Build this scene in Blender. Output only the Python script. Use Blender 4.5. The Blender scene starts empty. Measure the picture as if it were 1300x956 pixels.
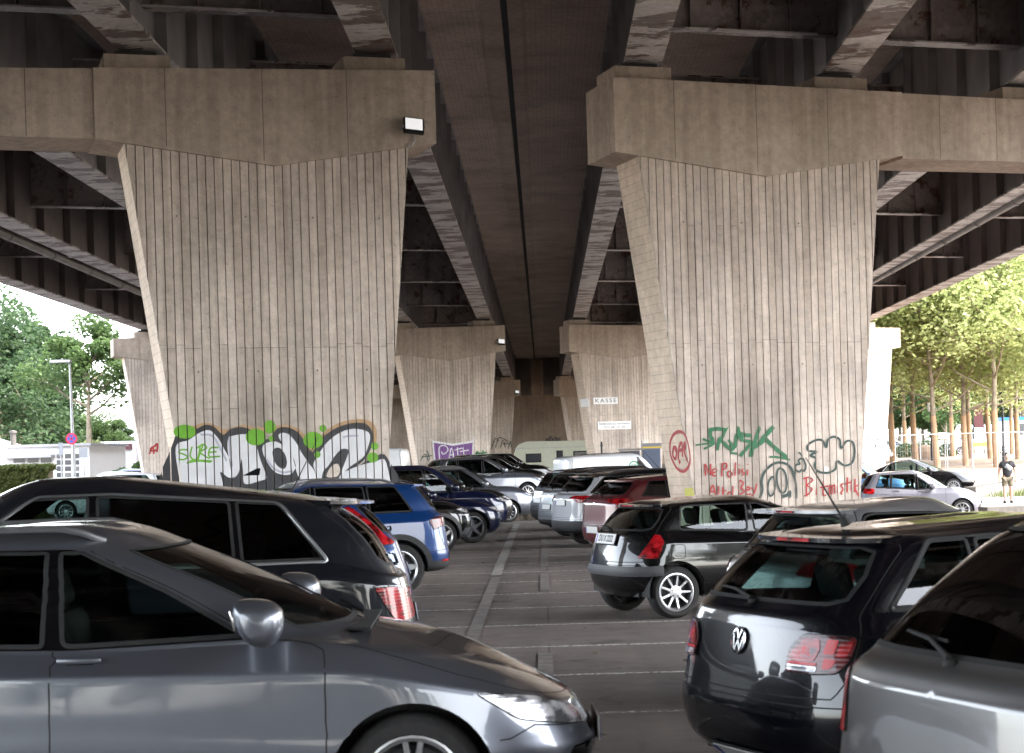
import bpy, bmesh, math, random
import numpy as np
from mathutils import Vector, Matrix
from mathutils.geometry import delaunay_2d_cdt
R = math.radians
scn = bpy.context.scene
col = scn.collection
PH = 0.029; FPX = 2400.0; CAMZ = 1.80
SK = R(18); TS = math.tan(SK); ES = (math.cos(SK), math.sin(SK)); EN = (-math.sin(SK), math.cos(SK))
def AB(px, py):
    u = px-690; v = 580-py; c = math.cos(PH); s = math.sin(PH)
    return u*c+v*s, -u*s+v*c
def P(px, py, Y):
    a, b = AB(px, py); return Vector((a*Y/FPX, Y, CAMZ+b*Y/FPX))
def smooth(t): t = max(0., min(1., t)); return t*t*(3-2*t)
def terrain(X, Y):
    # the lot is level; past the stone wall it steps up on the left, on the right it dips and then climbs to the square
    if X < 4: return .38*smooth((Y-54)/.6)*smooth((.9-X)/1.0)*smooth((X+13)/2)
    k = smooth((X-4)/5)*smooth((Y-28)/15)
    if k <= 0: return 0.0
    pts = ((0, -.42), (61, -.42), (75, -.19), (112, .86), (140, .95), (1e9, .95))
    for (a, za), (b, zb) in zip(pts, pts[1:]):
        if Y < b: return (za+(zb-za)*(Y-a)/(b-a))*k
    return 0.
# ---------------------------------------------------------------- materials
M = {}
def newmat(name):
    m = bpy.data.materials.new(name); m.use_nodes = True; M[name] = m
    nt = m.node_tree; b = nt.nodes['Principled BSDF']; return m, nt, b
def simple(name, c, rough=.5, metal=0., coat=0., coatr=.05, spec=.5, emit=None, es=1., vary=.0, vs=8., bump=0., bs=60.):
    m, nt, b = newmat(name)
    b.inputs['Base Color'].default_value = (*c, 1); b.inputs['Roughness'].default_value = rough
    b.inputs['Metallic'].default_value = metal; b.inputs['Coat Weight'].default_value = coat
    b.inputs['Coat Roughness'].default_value = coatr; b.inputs['Specular IOR Level'].default_value = spec
    if emit: b.inputs['Emission Color'].default_value = (*emit, 1); b.inputs['Emission Strength'].default_value = es
    if vary or bump: tc = nt.nodes.new('ShaderNodeTexCoord')
    if vary:
        n = nt.nodes.new('ShaderNodeTexNoise'); n.inputs['Scale'].default_value = vs; n.inputs['Detail'].default_value = 6
        nt.links.new(tc.outputs['Object'], n.inputs['Vector'])
        r = nt.nodes.new('ShaderNodeMapRange'); r.inputs[1].default_value = .3; r.inputs[2].default_value = .7
        r.inputs[3].default_value = 1-vary; r.inputs[4].default_value = 1+vary
        nt.links.new(n.outputs['Fac'], r.inputs[0])
        mx = nt.nodes.new('ShaderNodeVectorMath'); mx.operation = 'SCALE'; mx.inputs[0].default_value = c
        nt.links.new(r.outputs[0], mx.inputs['Scale']); nt.links.new(mx.outputs[0], b.inputs['Base Color'])
    if bump:
        n2 = nt.nodes.new('ShaderNodeTexNoise'); n2.inputs['Scale'].default_value = bs; n2.inputs['Detail'].default_value = 5
        nt.links.new(tc.outputs['Object'], n2.inputs['Vector'])
        bp = nt.nodes.new('ShaderNodeBump'); bp.inputs['Strength'].default_value = bump; bp.inputs['Distance'].default_value = .02
        nt.links.new(n2.outputs['Fac'], bp.inputs['Height']); nt.links.new(bp.outputs[0], b.inputs['Normal'])
    return m
def ramp(nt, fac, stops):
    r = nt.nodes.new('ShaderNodeValToRGB'); e = r.color_ramp.elements
    e[0].position, e[0].color = stops[0][0], (*stops[0][1], 1); e[1].position, e[1].color = stops[-1][0], (*stops[-1][1], 1)
    for p, c in stops[1:-1]: x = e.new(p); x.color = (*c, 1)
    nt.links.new(fac, r.inputs[0]); return r.outputs[0]
def noise(nt, scale, detail=5, vec=None, st=None, rough=.5, dist=0.):
    n = nt.nodes.new('ShaderNodeTexNoise'); n.inputs['Scale'].default_value = scale; n.inputs['Detail'].default_value = detail
    n.inputs['Roughness'].default_value = rough; n.inputs['Distortion'].default_value = dist
    tc = nt.nodes.new('ShaderNodeTexCoord'); src = tc.outputs['Object']
    if st or vec:
        mp = nt.nodes.new('ShaderNodeMapping')
        if st: mp.inputs['Scale'].default_value = st
        if vec: mp.inputs['Rotation'].default_value = vec
        nt.links.new(src, mp.inputs[0]); src = mp.outputs[0]
    nt.links.new(src, n.inputs['Vector']); return n.outputs['Fac']
def mix(nt, fac, a, b, mode='MIX'):
    x = nt.nodes.new('ShaderNodeMix'); x.data_type = 'RGBA'; x.blend_type = mode
    for i, v in ((0, fac), (6, a), (7, b)):
        if isinstance(v, (int, float)): x.inputs[i].default_value = v
        elif isinstance(v, tuple): x.inputs[i].default_value = (*v, 1)
        else: nt.links.new(v, x.inputs[i])
    return x.outputs[2]
def bumpn(nt, h, b, strength, dist=.02, prev=None):
    bp = nt.nodes.new('ShaderNodeBump'); bp.inputs['Strength'].default_value = strength; bp.inputs['Distance'].default_value = dist
    nt.links.new(h, bp.inputs['Height'])
    if prev: nt.links.new(prev, bp.inputs['Normal'])
    nt.links.new(bp.outputs[0], b.inputs['Normal']); return bp.outputs[0]

def concrete(name, c, streak=.35, lines=None, k=1., island=0.):
    m, nt, b = newmat(name)
    d = tuple(x*.74 for x in c); l = tuple(min(1, x*1.16) for x in c)
    base = ramp(nt, noise(nt, .55, 6), [(.3, d), (.5, c), (.72, l)])
    fine = ramp(nt, noise(nt, 7, 8, rough=.65), [(.25, (.76, .76, .76)), (.75, (1.15, 1.14, 1.13))])
    o = mix(nt, 1., base, fine, 'MULTIPLY')
    st = ramp(nt, noise(nt, 1.0, 5, st=(7, 7, .35)), [(.40, (.55, .51, .47)), (.56, (1, 1, 1))])
    o = mix(nt, streak, o, st, 'MULTIPLY')
    sp = ramp(nt, noise(nt, 26, 3), [(.28, (.35, .33, .31)), (.36, (1, 1, 1))])
    o = mix(nt, .5, o, sp, 'MULTIPLY')
    if lines:
        tc = nt.nodes.new('ShaderNodeTexCoord'); w = nt.nodes.new('ShaderNodeTexWave'); w.bands_direction = 'Z' if lines[1] == 'Z' else lines[1]
        w.inputs['Scale'].default_value = math.pi/10/lines[0]; w.inputs['Distortion'].default_value = 0.35; w.inputs['Detail'].default_value = 1
        w.wave_profile = 'SAW'
        nt.links.new(tc.outputs['Object'], w.inputs[0])
        ln = ramp(nt, w.outputs['Fac'], [(0, (.30, .28, .26)), (.06, (.62, .6, .58)), (.12, (1, 1, 1))])
        o = mix(nt, lines[2], o, ln, 'MULTIPLY')
    big = ramp(nt, noise(nt, .16, 3, st=(1, 1, 1.6)), [(.36, (.86, .84, .82)), (.62, (1.07, 1.06, 1.04))]); o = mix(nt, 1., o, big, 'MULTIPLY')
    if island:
        gi = nt.nodes.new('ShaderNodeNewGeometry'); ir = ramp(nt, gi.outputs['Random Per Island'], [(0, (1-island,)*3), (1, (1+island*.7,)*3)]); o = mix(nt, 1., o, ir, 'MULTIPLY')
    nt.links.new(o, b.inputs['Base Color']); b.inputs['Roughness'].default_value = .88; b.inputs['Specular IOR Level'].default_value = .25
    bb = bumpn(nt, noise(nt, 18, 8, rough=.7), b, .35, .02)
    return m
concrete('concrete_cap', (.46, .395, .34), .3)
concrete('concrete_board', (.61, .54, .485), .42, None, 1., .11)
concrete('concrete_core', (.14, .12, .105), .3)
concrete('concrete_flank', (.68, .57, .48), .08, (.14, 'Z', .5))
concrete('concrete_soffit', (.60, .51, .46), .15, (.11, 'X', .55))
concrete('concrete_slab', (.54, .46, .41), .2)
concrete('concrete_low', (.14, .13, .12), .3)
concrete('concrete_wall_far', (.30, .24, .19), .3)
simple('seam', (.16, .135, .11), .95)
simple('green_paint', (.13, .36, .02), .6, vary=.12, vs=6)
simple('white_paint', (.62, .62, .64), .6, vary=.10, vs=4)
simple('black_paint', (.028, .028, .032), .6, vary=.3, vs=5)
simple('orange_mist', (.42, .27, .15), .8, vary=.1)
simple('green_tag', (.003, .11, .035), .6, vary=.3, vs=14)
simple('dark_green_tag', (.008, .035, .03), .6, vary=.3, vs=14)
simple('red_tag', (.33, .014, .016), .6, vary=.3, vs=14)
simple('purple_paint', (.14, .045, .20), .6, vary=.1)
simple('grey_shade_paint', (.36, .37, .43), .6)
simple('yellow_tag', (.5, .47, .08), .6)
simple('blue_tag', (.03, .06, .25), .6)
def steel(name, c, peel=None, band=False):
    m, nt, b = newmat(name)
    o = ramp(nt, noise(nt, 1.2, 5), [(.3, tuple(x*.75 for x in c)), (.7, tuple(x*1.2 for x in c))])
    if peel:
        f = noise(nt, 1.0, 9, st=(.8, 1.5, .8) if band else (2, .8, 2), rough=.68, dist=.1)
        msk = ramp(nt, f, [(.505, (0, 0, 0)), (.525, (1, 1, 1))])
        rust = ramp(nt, noise(nt, 3.5, 6), [(.52, (0, 0, 0)), (.62, (1, 1, 1))]); pl_ = mix(nt, rust, peel, (.10, .05, .035)); o = mix(nt, msk, o, pl_)
        n2 = ramp(nt, noise(nt, 9, 5), [(.3, (.75, .75, .75)), (.7, (1.1, 1.1, 1.1))])
        o = mix(nt, 1., o, n2, 'MULTIPLY')
    nt.links.new(o, b.inputs['Base Color']); b.inputs['Roughness'].default_value = .55; b.inputs['Metallic'].default_value = .0
    bumpn(nt, noise(nt, 6, 4), b, .1, .02); return m
steel('girder_web', (.27, .265, .27))
steel('girder_brown', (.145, .125, .118))
steel('girder_flange', (.50, .48, .47), (.15, .125, .115), True)
steel('diaphragm', (.27, .245, .235), (.21, .185, .175))
steel('pipe_grey', (.2, .19, .18))
simple('bearing_black', (.02, .02, .02), .7)

def asphalt():
    m, nt, b = newmat('asphalt')
    o = ramp(nt, noise(nt, .35, 6), [(.3, (.115, .096, .085)), (.55, (.155, .130, .116)), (.75, (.20, .17, .152))])
    sp = ramp(nt, noise(nt, 90, 2), [(.3, (.6, .6, .6)), (.5, (1, 1, 1)), (.72, (1.6, 1.55, 1.5))])
    o = mix(nt, .8, o, sp, 'MULTIPLY')
    st = ramp(nt, noise(nt, 2.2, 5, dist=1.), [(.30, (.55, .53, .52)), (.42, (1, 1, 1))])
    o = mix(nt, .7, o, st, 'MULTIPLY')
    tcv = nt.nodes.new('ShaderNodeTexCoord'); vo = nt.nodes.new('ShaderNodeTexVoronoi'); vo.inputs['Scale'].default_value = .55; nt.links.new(tcv.outputs['Object'], vo.inputs['Vector'])
    ad = nt.nodes.new('ShaderNodeMath'); ad.operation = 'MULTIPLY_ADD'; nt.links.new(noise(nt, 4, 4), ad.inputs[0]); ad.inputs[1].default_value = .35; nt.links.new(vo.outputs['Distance'], ad.inputs[2])
    oil = ramp(nt, ad.outputs[0], [(.27, (.38, .37, .37)), (.38, (1, 1, 1))]); o = mix(nt, .8, o, oil, 'MULTIPLY')
    pt = nt.nodes.new('ShaderNodeTexBrick'); mpn = nt.nodes.new('ShaderNodeMapping'); mpn.inputs['Scale'].default_value = (.11, .11, .11); nt.links.new(tcv.outputs['Object'], mpn.inputs[0]); nt.links.new(mpn.outputs[0], pt.inputs['Vector'])
    pt.inputs['Scale'].default_value = 1.; pt.inputs['Mortar Size'].default_value = .0012; pt.inputs[1].default_value = (1, 1, 1, 1); pt.inputs[2].default_value = (.86, .86, .87, 1); pt.inputs[3].default_value = (.5, .5, .5, 1); o = mix(nt, 1., o, pt.outputs[0], 'MULTIPLY')
    tr = ramp(nt, noise(nt, 1., 4, st=(1.6, .05, 1)), [(.35, (.8, .8, .8)), (.65, (1.15, 1.13, 1.1))])
    o = mix(nt, 1., o, tr, 'MULTIPLY')
    nt.links.new(o, b.inputs['Base Color'])
    rr = ramp(nt, noise(nt, 3., 4), [(.3, (.62,)*3), (.7, (.88,)*3)]); nt.links.new(rr, b.inputs['Roughness'])
    bumpn(nt, noise(nt, 120, 3), b, .5, .01)
asphalt()
def worn_paint():
    m, nt, b = newmat('worn_line')
    tr = nt.nodes.new('ShaderNodeBsdfTransparent'); mxs = nt.nodes.new('ShaderNodeMixShader')
    f = ramp(nt, noise(nt, 22, 6, rough=.7), [(.42, (0, 0, 0)), (.60, (1, 1, 1))])
    b.inputs['Base Color'].default_value = (.66, .63, .58, 1); b.inputs['Roughness'].default_value = .8
    nt.links.new(f, mxs.inputs[0]); nt.links.new(b.outputs[0], mxs.inputs[1]); nt.links.new(tr.outputs[0], mxs.inputs[2])
    nt.links.new(mxs.outputs[0], nt.nodes['Material Output'].inputs[0])
worn_paint()
def groundmat(name, stops, sc=.4, fs=12):
    m, nt, b = newmat(name)
    o = ramp(nt, noise(nt, sc, 6), stops)
    sp = ramp(nt, noise(nt, fs, 5, rough=.7), [(.3, (.7, .7, .7)), (.7, (1.2, 1.2, 1.2))])
    o = mix(nt, 1., o, sp, 'MULTIPLY'); nt.links.new(o, b.inputs['Base Color']); b.inputs['Roughness'].default_value = .95
    bumpn(nt, noise(nt, 25, 4), b, .4, .03)
groundmat('sand', [(.3, (.20, .135, .095)), (.7, (.29, .205, .15))])
groundmat('grass_ground', [(.3, (.05, .085, .02)), (.7, (.10, .14, .04))], .3)
groundmat('paving', [(.3, (.16, .145, .13)), (.7, (.22, .20, .18))])
groundmat('earth', [(.3, (.075, .068, .055)), (.7, (.12, .11, .085))])
def leafmat(name, c1, c2, c3):
    m, nt, b = newmat(name)
    oi = nt.nodes.new('ShaderNodeNewGeometry')
    o = ramp(nt, oi.outputs['Random Per Island'], [(.0, c1), (.5, c2), (1., c3)])
    nt.links.new(o, b.inputs['Base Color']); b.inputs['Roughness'].default_value = .55; b.inputs['Specular IOR Level'].default_value = .3
    tl = nt.nodes.new('ShaderNodeBsdfTranslucent'); nt.links.new(o, tl.inputs['Color'])
    ms = nt.nodes.new('ShaderNodeMixShader'); ms.inputs[0].default_value = .6
    nt.links.new(b.outputs[0], ms.inputs[1]); nt.links.new(tl.outputs[0], ms.inputs[2])
    nt.links.new(ms.outputs[0], nt.nodes['Material Output'].inputs[0])
leafmat('leaf_plane', (.25, .30, .11), (.32, .36, .14), (.42, .45, .21))
leafmat('leaf_dark', (.035, .065, .03), (.055, .095, .04), (.085, .13, .055))
leafmat('leaf_mid', (.05, .09, .03), (.08, .13, .045), (.12, .18, .06))
leafmat('leaf_hedge', (.07, .10, .025), (.12, .15, .045), (.2, .2, .08))
simple('bark', (.21, .175, .125), .9, vary=.35, vs=5, bump=.6, bs=14)
simple('trunk_wrap', (.34, .215, .125), .9, vary=.15, vs=4, bump=.5, bs=30)
# car materials
def paint(name, c, metal=.35, rough=.38, flake=.0):
    m, nt, b = newmat(name)
    o = ramp(nt, noise(nt, 1.4, 4), [(.3, tuple(x*.93 for x in c)), (.7, tuple(min(1, x*1.05) for x in c))])
    dust = ramp(nt, noise(nt, 5, 6, rough=.7), [(.45, (0, 0, 0)), (.9, (.004, .004, .004))])
    o = mix(nt, 1., o, dust, 'ADD')
    nt.links.new(o, b.inputs['Base Color'])
    b.inputs['Metallic'].default_value = metal; b.inputs['Roughness'].default_value = rough
    b.inputs['Coat Weight'].default_value = 1.; b.inputs['Coat IOR'].default_value = 1.5
    if max(c) < .05: b.inputs['Specular IOR Level'].default_value = .1
    rr = ramp(nt, noise(nt, 9, 5), [(.35, (.02,)*3), (.8, (.09,)*3)]); nt.links.new(rr, b.inputs['Coat Roughness'])
    if flake:
        n2 = noise(nt, 900, 2); bumpn(nt, n2, b, flake, .001)
paint('paint_black', (.0015, .0015, .002), .0, .3)
paint('paint_darkgrey', (.008, .009, .013), .2, .35)
paint('paint_greymet', (.13, .14, .165), .75, .36)
paint('paint_silver', (.34, .35, .37), .7, .34)
paint('paint_greylight', (.085, .083, .083), .45, .36)
paint('paint_white', (.38, .39, .42), .0, .4)
paint('paint_purewhite', (.66, .67, .69), .0, .4)
paint('paint_blue', (.001, .032, .14), .3, .34)
paint('paint_navy', (.003, .006, .03), .2, .32)
paint('paint_blueblack', (.0012, .0015, .0035), .0, .3)
paint('paint_red', (.10, .006, .014), .15, .34)
paint('paint_bronze', (.012, .010, .009), .5, .34)
paint('paint_lightblue', (.10, .20, .42), .4, .34)
paint('paint_lilac', (.20, .20, .235), .5, .34)
simple('cladding', (.018, .018, .019), .6, bump=.1, bs=200)
simple('grey_cladding', (.07, .072, .078), .55)
simple('gloss_black', (.003, .003, .004), .12, coat=.2, spec=.3)
simple('rubber', (.006, .006, .006), .8, vary=.3, vs=9)
simple('tyre', (.018, .017, .017), .85, vary=.3, vs=20)
simple('rim_silver', (.55, .56, .58), .28, .85)
simple('rim_grey', (.25, .26, .28), .3, .85)
simple('rim_dark', (.02, .02, .022), .35, .3)
simple('chrome', (.75, .75, .76), .12, 1.)
simple('alu_trim', (.42, .43, .45), .3, .9)
simple('interior', (.04, .04, .042), .8, vary=.2)
simple('interior_light', (.16, .155, .15), .85)
simple('plate_white', (.72, .72, .70), .35)
simple('plate_black', (.01, .01, .01), .5)
simple('plate_blue', (.01, .05, .35), .4)
simple('seam_black', (.002, .002, .002), .8)
simple('white_plastic', (.7, .71, .74), .45)
def glassm(name, tint, fres=1.45):
    m, nt, b = newmat(name)
    nt.nodes.remove(b)
    t = nt.nodes.new('ShaderNodeBsdfTransparent'); t.inputs[0].default_value = (*tint, 1)
    g = nt.nodes.new('ShaderNodeBsdfGlossy'); g.inputs['Roughness'].default_value = .015; g.inputs[0].default_value = (.95, .97, 1, 1)
    f = nt.nodes.new('ShaderNodeFresnel'); f.inputs[0].default_value = fres
    ms = nt.nodes.new('ShaderNodeMixShader'); nt.links.new(f.outputs[0], ms.inputs[0])
    nt.links.new(t.outputs[0], ms.inputs[1]); nt.links.new(g.outputs[0], ms.inputs[2]); nt.links.new(ms.outputs[0], nt.nodes['Material Output'].inputs[0])
glassm('glass_clear', (.55, .68, .64)); glassm('glass_tint', (.26, .34, .32)); glassm('glass_privacy', (.035, .04, .045)); glassm('glass_lens', (.85, .87, .9))
def lens(name, c, em=None):
    m, nt, b = newmat(name)
    tc = nt.nodes.new('ShaderNodeTexCoord'); w = nt.nodes.new('ShaderNodeTexWave'); w.bands_direction = 'Z'; w.inputs['Scale'].default_value = 14
    nt.links.new(tc.outputs['Object'], w.inputs[0])
    n = ramp(nt, noise(nt, 9, 3, st=(1, 1, 1.6)), [(.38, tuple(x*.25 for x in c)), (.5, c), (.66, tuple(min(1, x*1.6+.01) for x in c))])
    nt.links.new(n, b.inputs['Base Color']); b.inputs['Roughness'].default_value = .22; b.inputs['Coat Weight'].default_value = .5; b.inputs['Specular IOR Level'].default_value = .3; b.inputs['Coat Roughness'].default_value = .02
    b.inputs['Metallic'].default_value = .45 if c[1] > .3 else 0.
    bumpn(nt, w.outputs['Fac'], b, .12, .003)
lens('lens_red', (.26, .003, .006)); lens('lens_darkred', (.09, .002, .004)); lens('lens_clear', (.62, .63, .66)); lens('lens_orange', (.6, .2, .02))
simple('skin', (.42, .25, .18), .55); simple('hair', (.02, .015, .012), .6); simple('cloth_black', (.012, .012, .014), .85, vary=.2)
simple('cloth_khaki', (.13, .11, .075), .9, vary=.2); simple('cloth_white', (.6, .6, .6), .8); simple('lamp_glass', (.75, .77, .8), .25, emit=(1, 1, 1), es=.05)
simple('metal_dark', (.03, .03, .035), .5, .4); simple('metal_galv', (.32, .33, .34), .45, .7, vary=.1)
simple('facade_white', (.68, .68, .70), .7, vary=.05); simple('facade_grey', (.3, .3, .32), .7); simple('window_dark', (.03, .035, .045), .08, coat=.5)
simple('sign_blue', (.02, .10, .5), .5); simple('sign_red', (.55, .02, .08), .5); simple('sign_white', (.78, .78, .78), .5); simple('sign_back', (.25, .26, .28), .5, .5)
simple('ink', (.03, .03, .04), .6); simple('safety_orange', (.7, .25, .03), .6); simple('safety_yellow', (.7, .5, .04), .6)
simple('machine_blue', (.09, .11, .16), .5); simple('machine_grey', (.2, .2, .22), .5); simple('cabin_blue', (.02, .17, .5), .5)
simple('logo_green', (.02, .25, .10), .5); simple('caravan_body', (.55, .56, .45), .5, vary=.05); simple('brown_red', (.09, .03, .035), .8)
simple('stone', (.15, .125, .10), .95, vary=.5, vs=6, bump=.8, bs=12)
# ---------------------------------------------------------------- mesh helpers
def tag(o, label=None, cat=None, group=None, kind=None):
    if label: o['label'] = label
    if cat: o['category'] = cat
    if group: o['group'] = group
    if kind: o['kind'] = kind
    return o
def empty(name, loc, rz=0, label=None, cat=None, group=None):
    o = bpy.data.objects.new(name, None); o.empty_display_size = .3; col.objects.link(o); o.location = loc; o.rotation_euler = (0, 0, rz)
    return tag(o, label, cat, group)
class MB:
    def __init__(s): s.v = []; s.f = []; s.m = []
    def add(s, vs, fs, mi=0):
        n = len(s.v); s.v += [tuple(x) for x in vs]; s.f += [tuple(i+n for i in f) for f in fs]; s.m += [mi]*len(fs); return s
    def box(s, c, d, mi=0, rot=None, bev=0.):
        hx, hy, hz = d[0]/2, d[1]/2, d[2]/2
        if bev:
            bm = bmesh.new(); bmesh.ops.create_cube(bm, size=1, matrix=Matrix.Diagonal((d[0], d[1], d[2], 1)))
            bmesh.ops.bevel(bm, geom=bm.edges[:], offset=bev, segments=2, profile=.5, affect='EDGES')
            vs = [v.co.copy() for v in bm.verts]; fs = [[v.index for v in f.verts] for f in bm.faces]; bm.free()
        else:
            vs = [Vector((x, y, z)) for x in (-hx, hx) for y in (-hy, hy) for z in (-hz, hz)]
            fs = [(0, 1, 3, 2), (4, 6, 7, 5), (0, 4, 5, 1), (2, 3, 7, 6), (0, 2, 6, 4), (1, 5, 7, 3)]
        if rot is not None: vs = [rot @ v for v in vs]
        return s.add([v+Vector(c) for v in vs], fs, mi)
    def prism(s, poly, fn0, fn1, mi=0):      # polygon swept between two maps
        n = len(poly); vs = [fn0(p) for p in poly]+[fn1(p) for p in poly]
        fs = [tuple(range(n-1, -1, -1)), tuple(range(n, 2*n))]+[(i, (i+1) % n, n+(i+1) % n, n+i) for i in range(n)]
        return s.add(vs, fs, mi)
    def tube(s, pts, rads, seg=8, mi=0, cap=True):
        pts = [Vector(p) for p in pts]
        if isinstance(rads, (int, float)): rads = [rads]*len(pts)
        vs = []; up = Vector((0, 0, 1)); a = None
        for i, p in enumerate(pts):
            t = (pts[min(i+1, len(pts)-1)]-pts[max(i-1, 0)]).normalized()
            if a is None: a = t.cross(up if abs(t.z) < .9 else Vector((1, 0, 0))).normalized()
            else: a = (a-t*a.dot(t)).normalized()
            b = t.cross(a)
            for k in range(seg):
                th = 2*math.pi*k/seg; vs.append(p+(a*math.cos(th)+b*math.sin(th))*rads[i])
        fs = []
        for i in range(len(pts)-1):
            for k in range(seg):
                fs.append((i*seg+k, i*seg+(k+1) % seg, (i+1)*seg+(k+1) % seg, (i+1)*seg+k))
        if cap: fs += [tuple(range(seg-1, -1, -1)), tuple(range((len(pts)-1)*seg, len(pts)*seg))]
        return s.add(vs, fs, mi)
    def lathe(s, prof, c, axis='Y', seg=32, mi=0):   # prof: (radius, along)
        vs = []; c = Vector(c)
        for r, h in prof:
            for k in range(seg):
                th = 2*math.pi*k/seg; x, y = r*math.cos(th), r*math.sin(th)
                vs.append(c+(Vector((x, h, y)) if axis == 'Y' else Vector((x, y, h))))
        fs = [(i*seg+k, i*seg+(k+1) % seg, (i+1)*seg+(k+1) % seg, (i+1)*seg+k) for i in range(len(prof)-1) for k in range(seg)]
        return s.add(vs, fs, mi)
    def build(s, name, mats, parent=None, shade=None, off=None):
        if not isinstance(mats, (list, tuple)): mats = [mats]
        vs = s.v
        if off is not None: vs = [(x-off[0], y-off[1], z-off[2]) for x, y, z in vs]
        me = bpy.data.meshes.new(name); me.from_pydata(vs, [], s.f); me.validate()
        for m in mats: me.materials.append(M[m])
        if len(me.polygons) == len(s.m): me.polygons.foreach_set('material_index', s.m)
        bm = bmesh.new(); bm.from_mesh(me); bmesh.ops.recalc_face_normals(bm, faces=bm.faces); bm.to_mesh(me); bm.free()
        if shade is not None:
            me.polygons.foreach_set('use_smooth', [True]*len(me.polygons))
            if shade > 0: me.set_sharp_from_angle(angle=R(shade))
        o = bpy.data.objects.new(name, me); col.objects.link(o)
        if parent: o.parent = parent
        return o
def pin(x, y, poly):
    n = len(poly); c = False; j = n-1
    for i in range(n):
        xi, yi = poly[i]; xj, yj = poly[j]
        if (yi > y) != (yj > y) and x < (xj-xi)*(y-yi)/(yj-yi+1e-12)+xi: c = not c
        j = i
    return c
def roundpoly(pts, r, seg=4):
    out = []; n = len(pts)
    for i in range(n):
        rr = r[i] if isinstance(r, (list, tuple)) else r
        p = Vector(pts[i]); a = Vector(pts[i-1]); b = Vector(pts[(i+1) % n])
        if rr <= 0: out.append(tuple(p)); continue
        da = (a-p); db = (b-p); ra = min(rr, da.length*.45); rb = min(rr, db.length*.45)
        pa = p+da.normalized()*ra; pb = p+db.normalized()*rb
        for k in range(seg+1):
            t = k/seg; q = pa*(1-t)**2+p*2*t*(1-t)+pb*t*t; out.append(tuple(q))
    return out
def textmesh(body, size, extr=0.0, align='CENTER', shear=0, bold=False, sp=1.0):
    cu = bpy.data.curves.new('t', 'FONT'); cu.body = body; cu.size = size; cu.extrude = extr; cu.align_x = align; cu.align_y = 'CENTER'; cu.shear = shear; cu.space_character = sp
    if bold: cu.offset = size*.02
    cu.resolution_u = 3
    o = bpy.data.objects.new('t', cu); col.objects.link(o); dg = bpy.context.evaluated_depsgraph_get(); dg.update()
    me = bpy.data.meshes.new_from_object(o.evaluated_get(dg)); vs = [v.co.copy() for v in me.vertices]; fs = [tuple(p.vertices) for p in me.polygons]
    bpy.data.objects.remove(o); bpy.data.meshes.remove(me); return vs, fs
def cr(pts, k=5):
    if len(pts) < 3: return list(pts)
    out = []; n = len(pts); cl = pts[0] == pts[-1]
    for i in range(n-1):
        p0 = pts[i-1] if i else (pts[-2] if cl else pts[0]); p1, p2 = pts[i], pts[i+1]; p3 = pts[i+2] if i+2 < n else (pts[1] if cl else pts[-1])
        for q in range(k):
            t = q/k; out.append(tuple(.5*((2*p1[d])+(-p0[d]+p2[d])*t+(2*p0[d]-5*p1[d]+4*p2[d]-p3[d])*t*t+(-p0[d]+3*p1[d]-3*p2[d]+p3[d])*t**3) for d in (0, 1)))
    out.append(tuple(pts[-1])); return out
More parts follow.
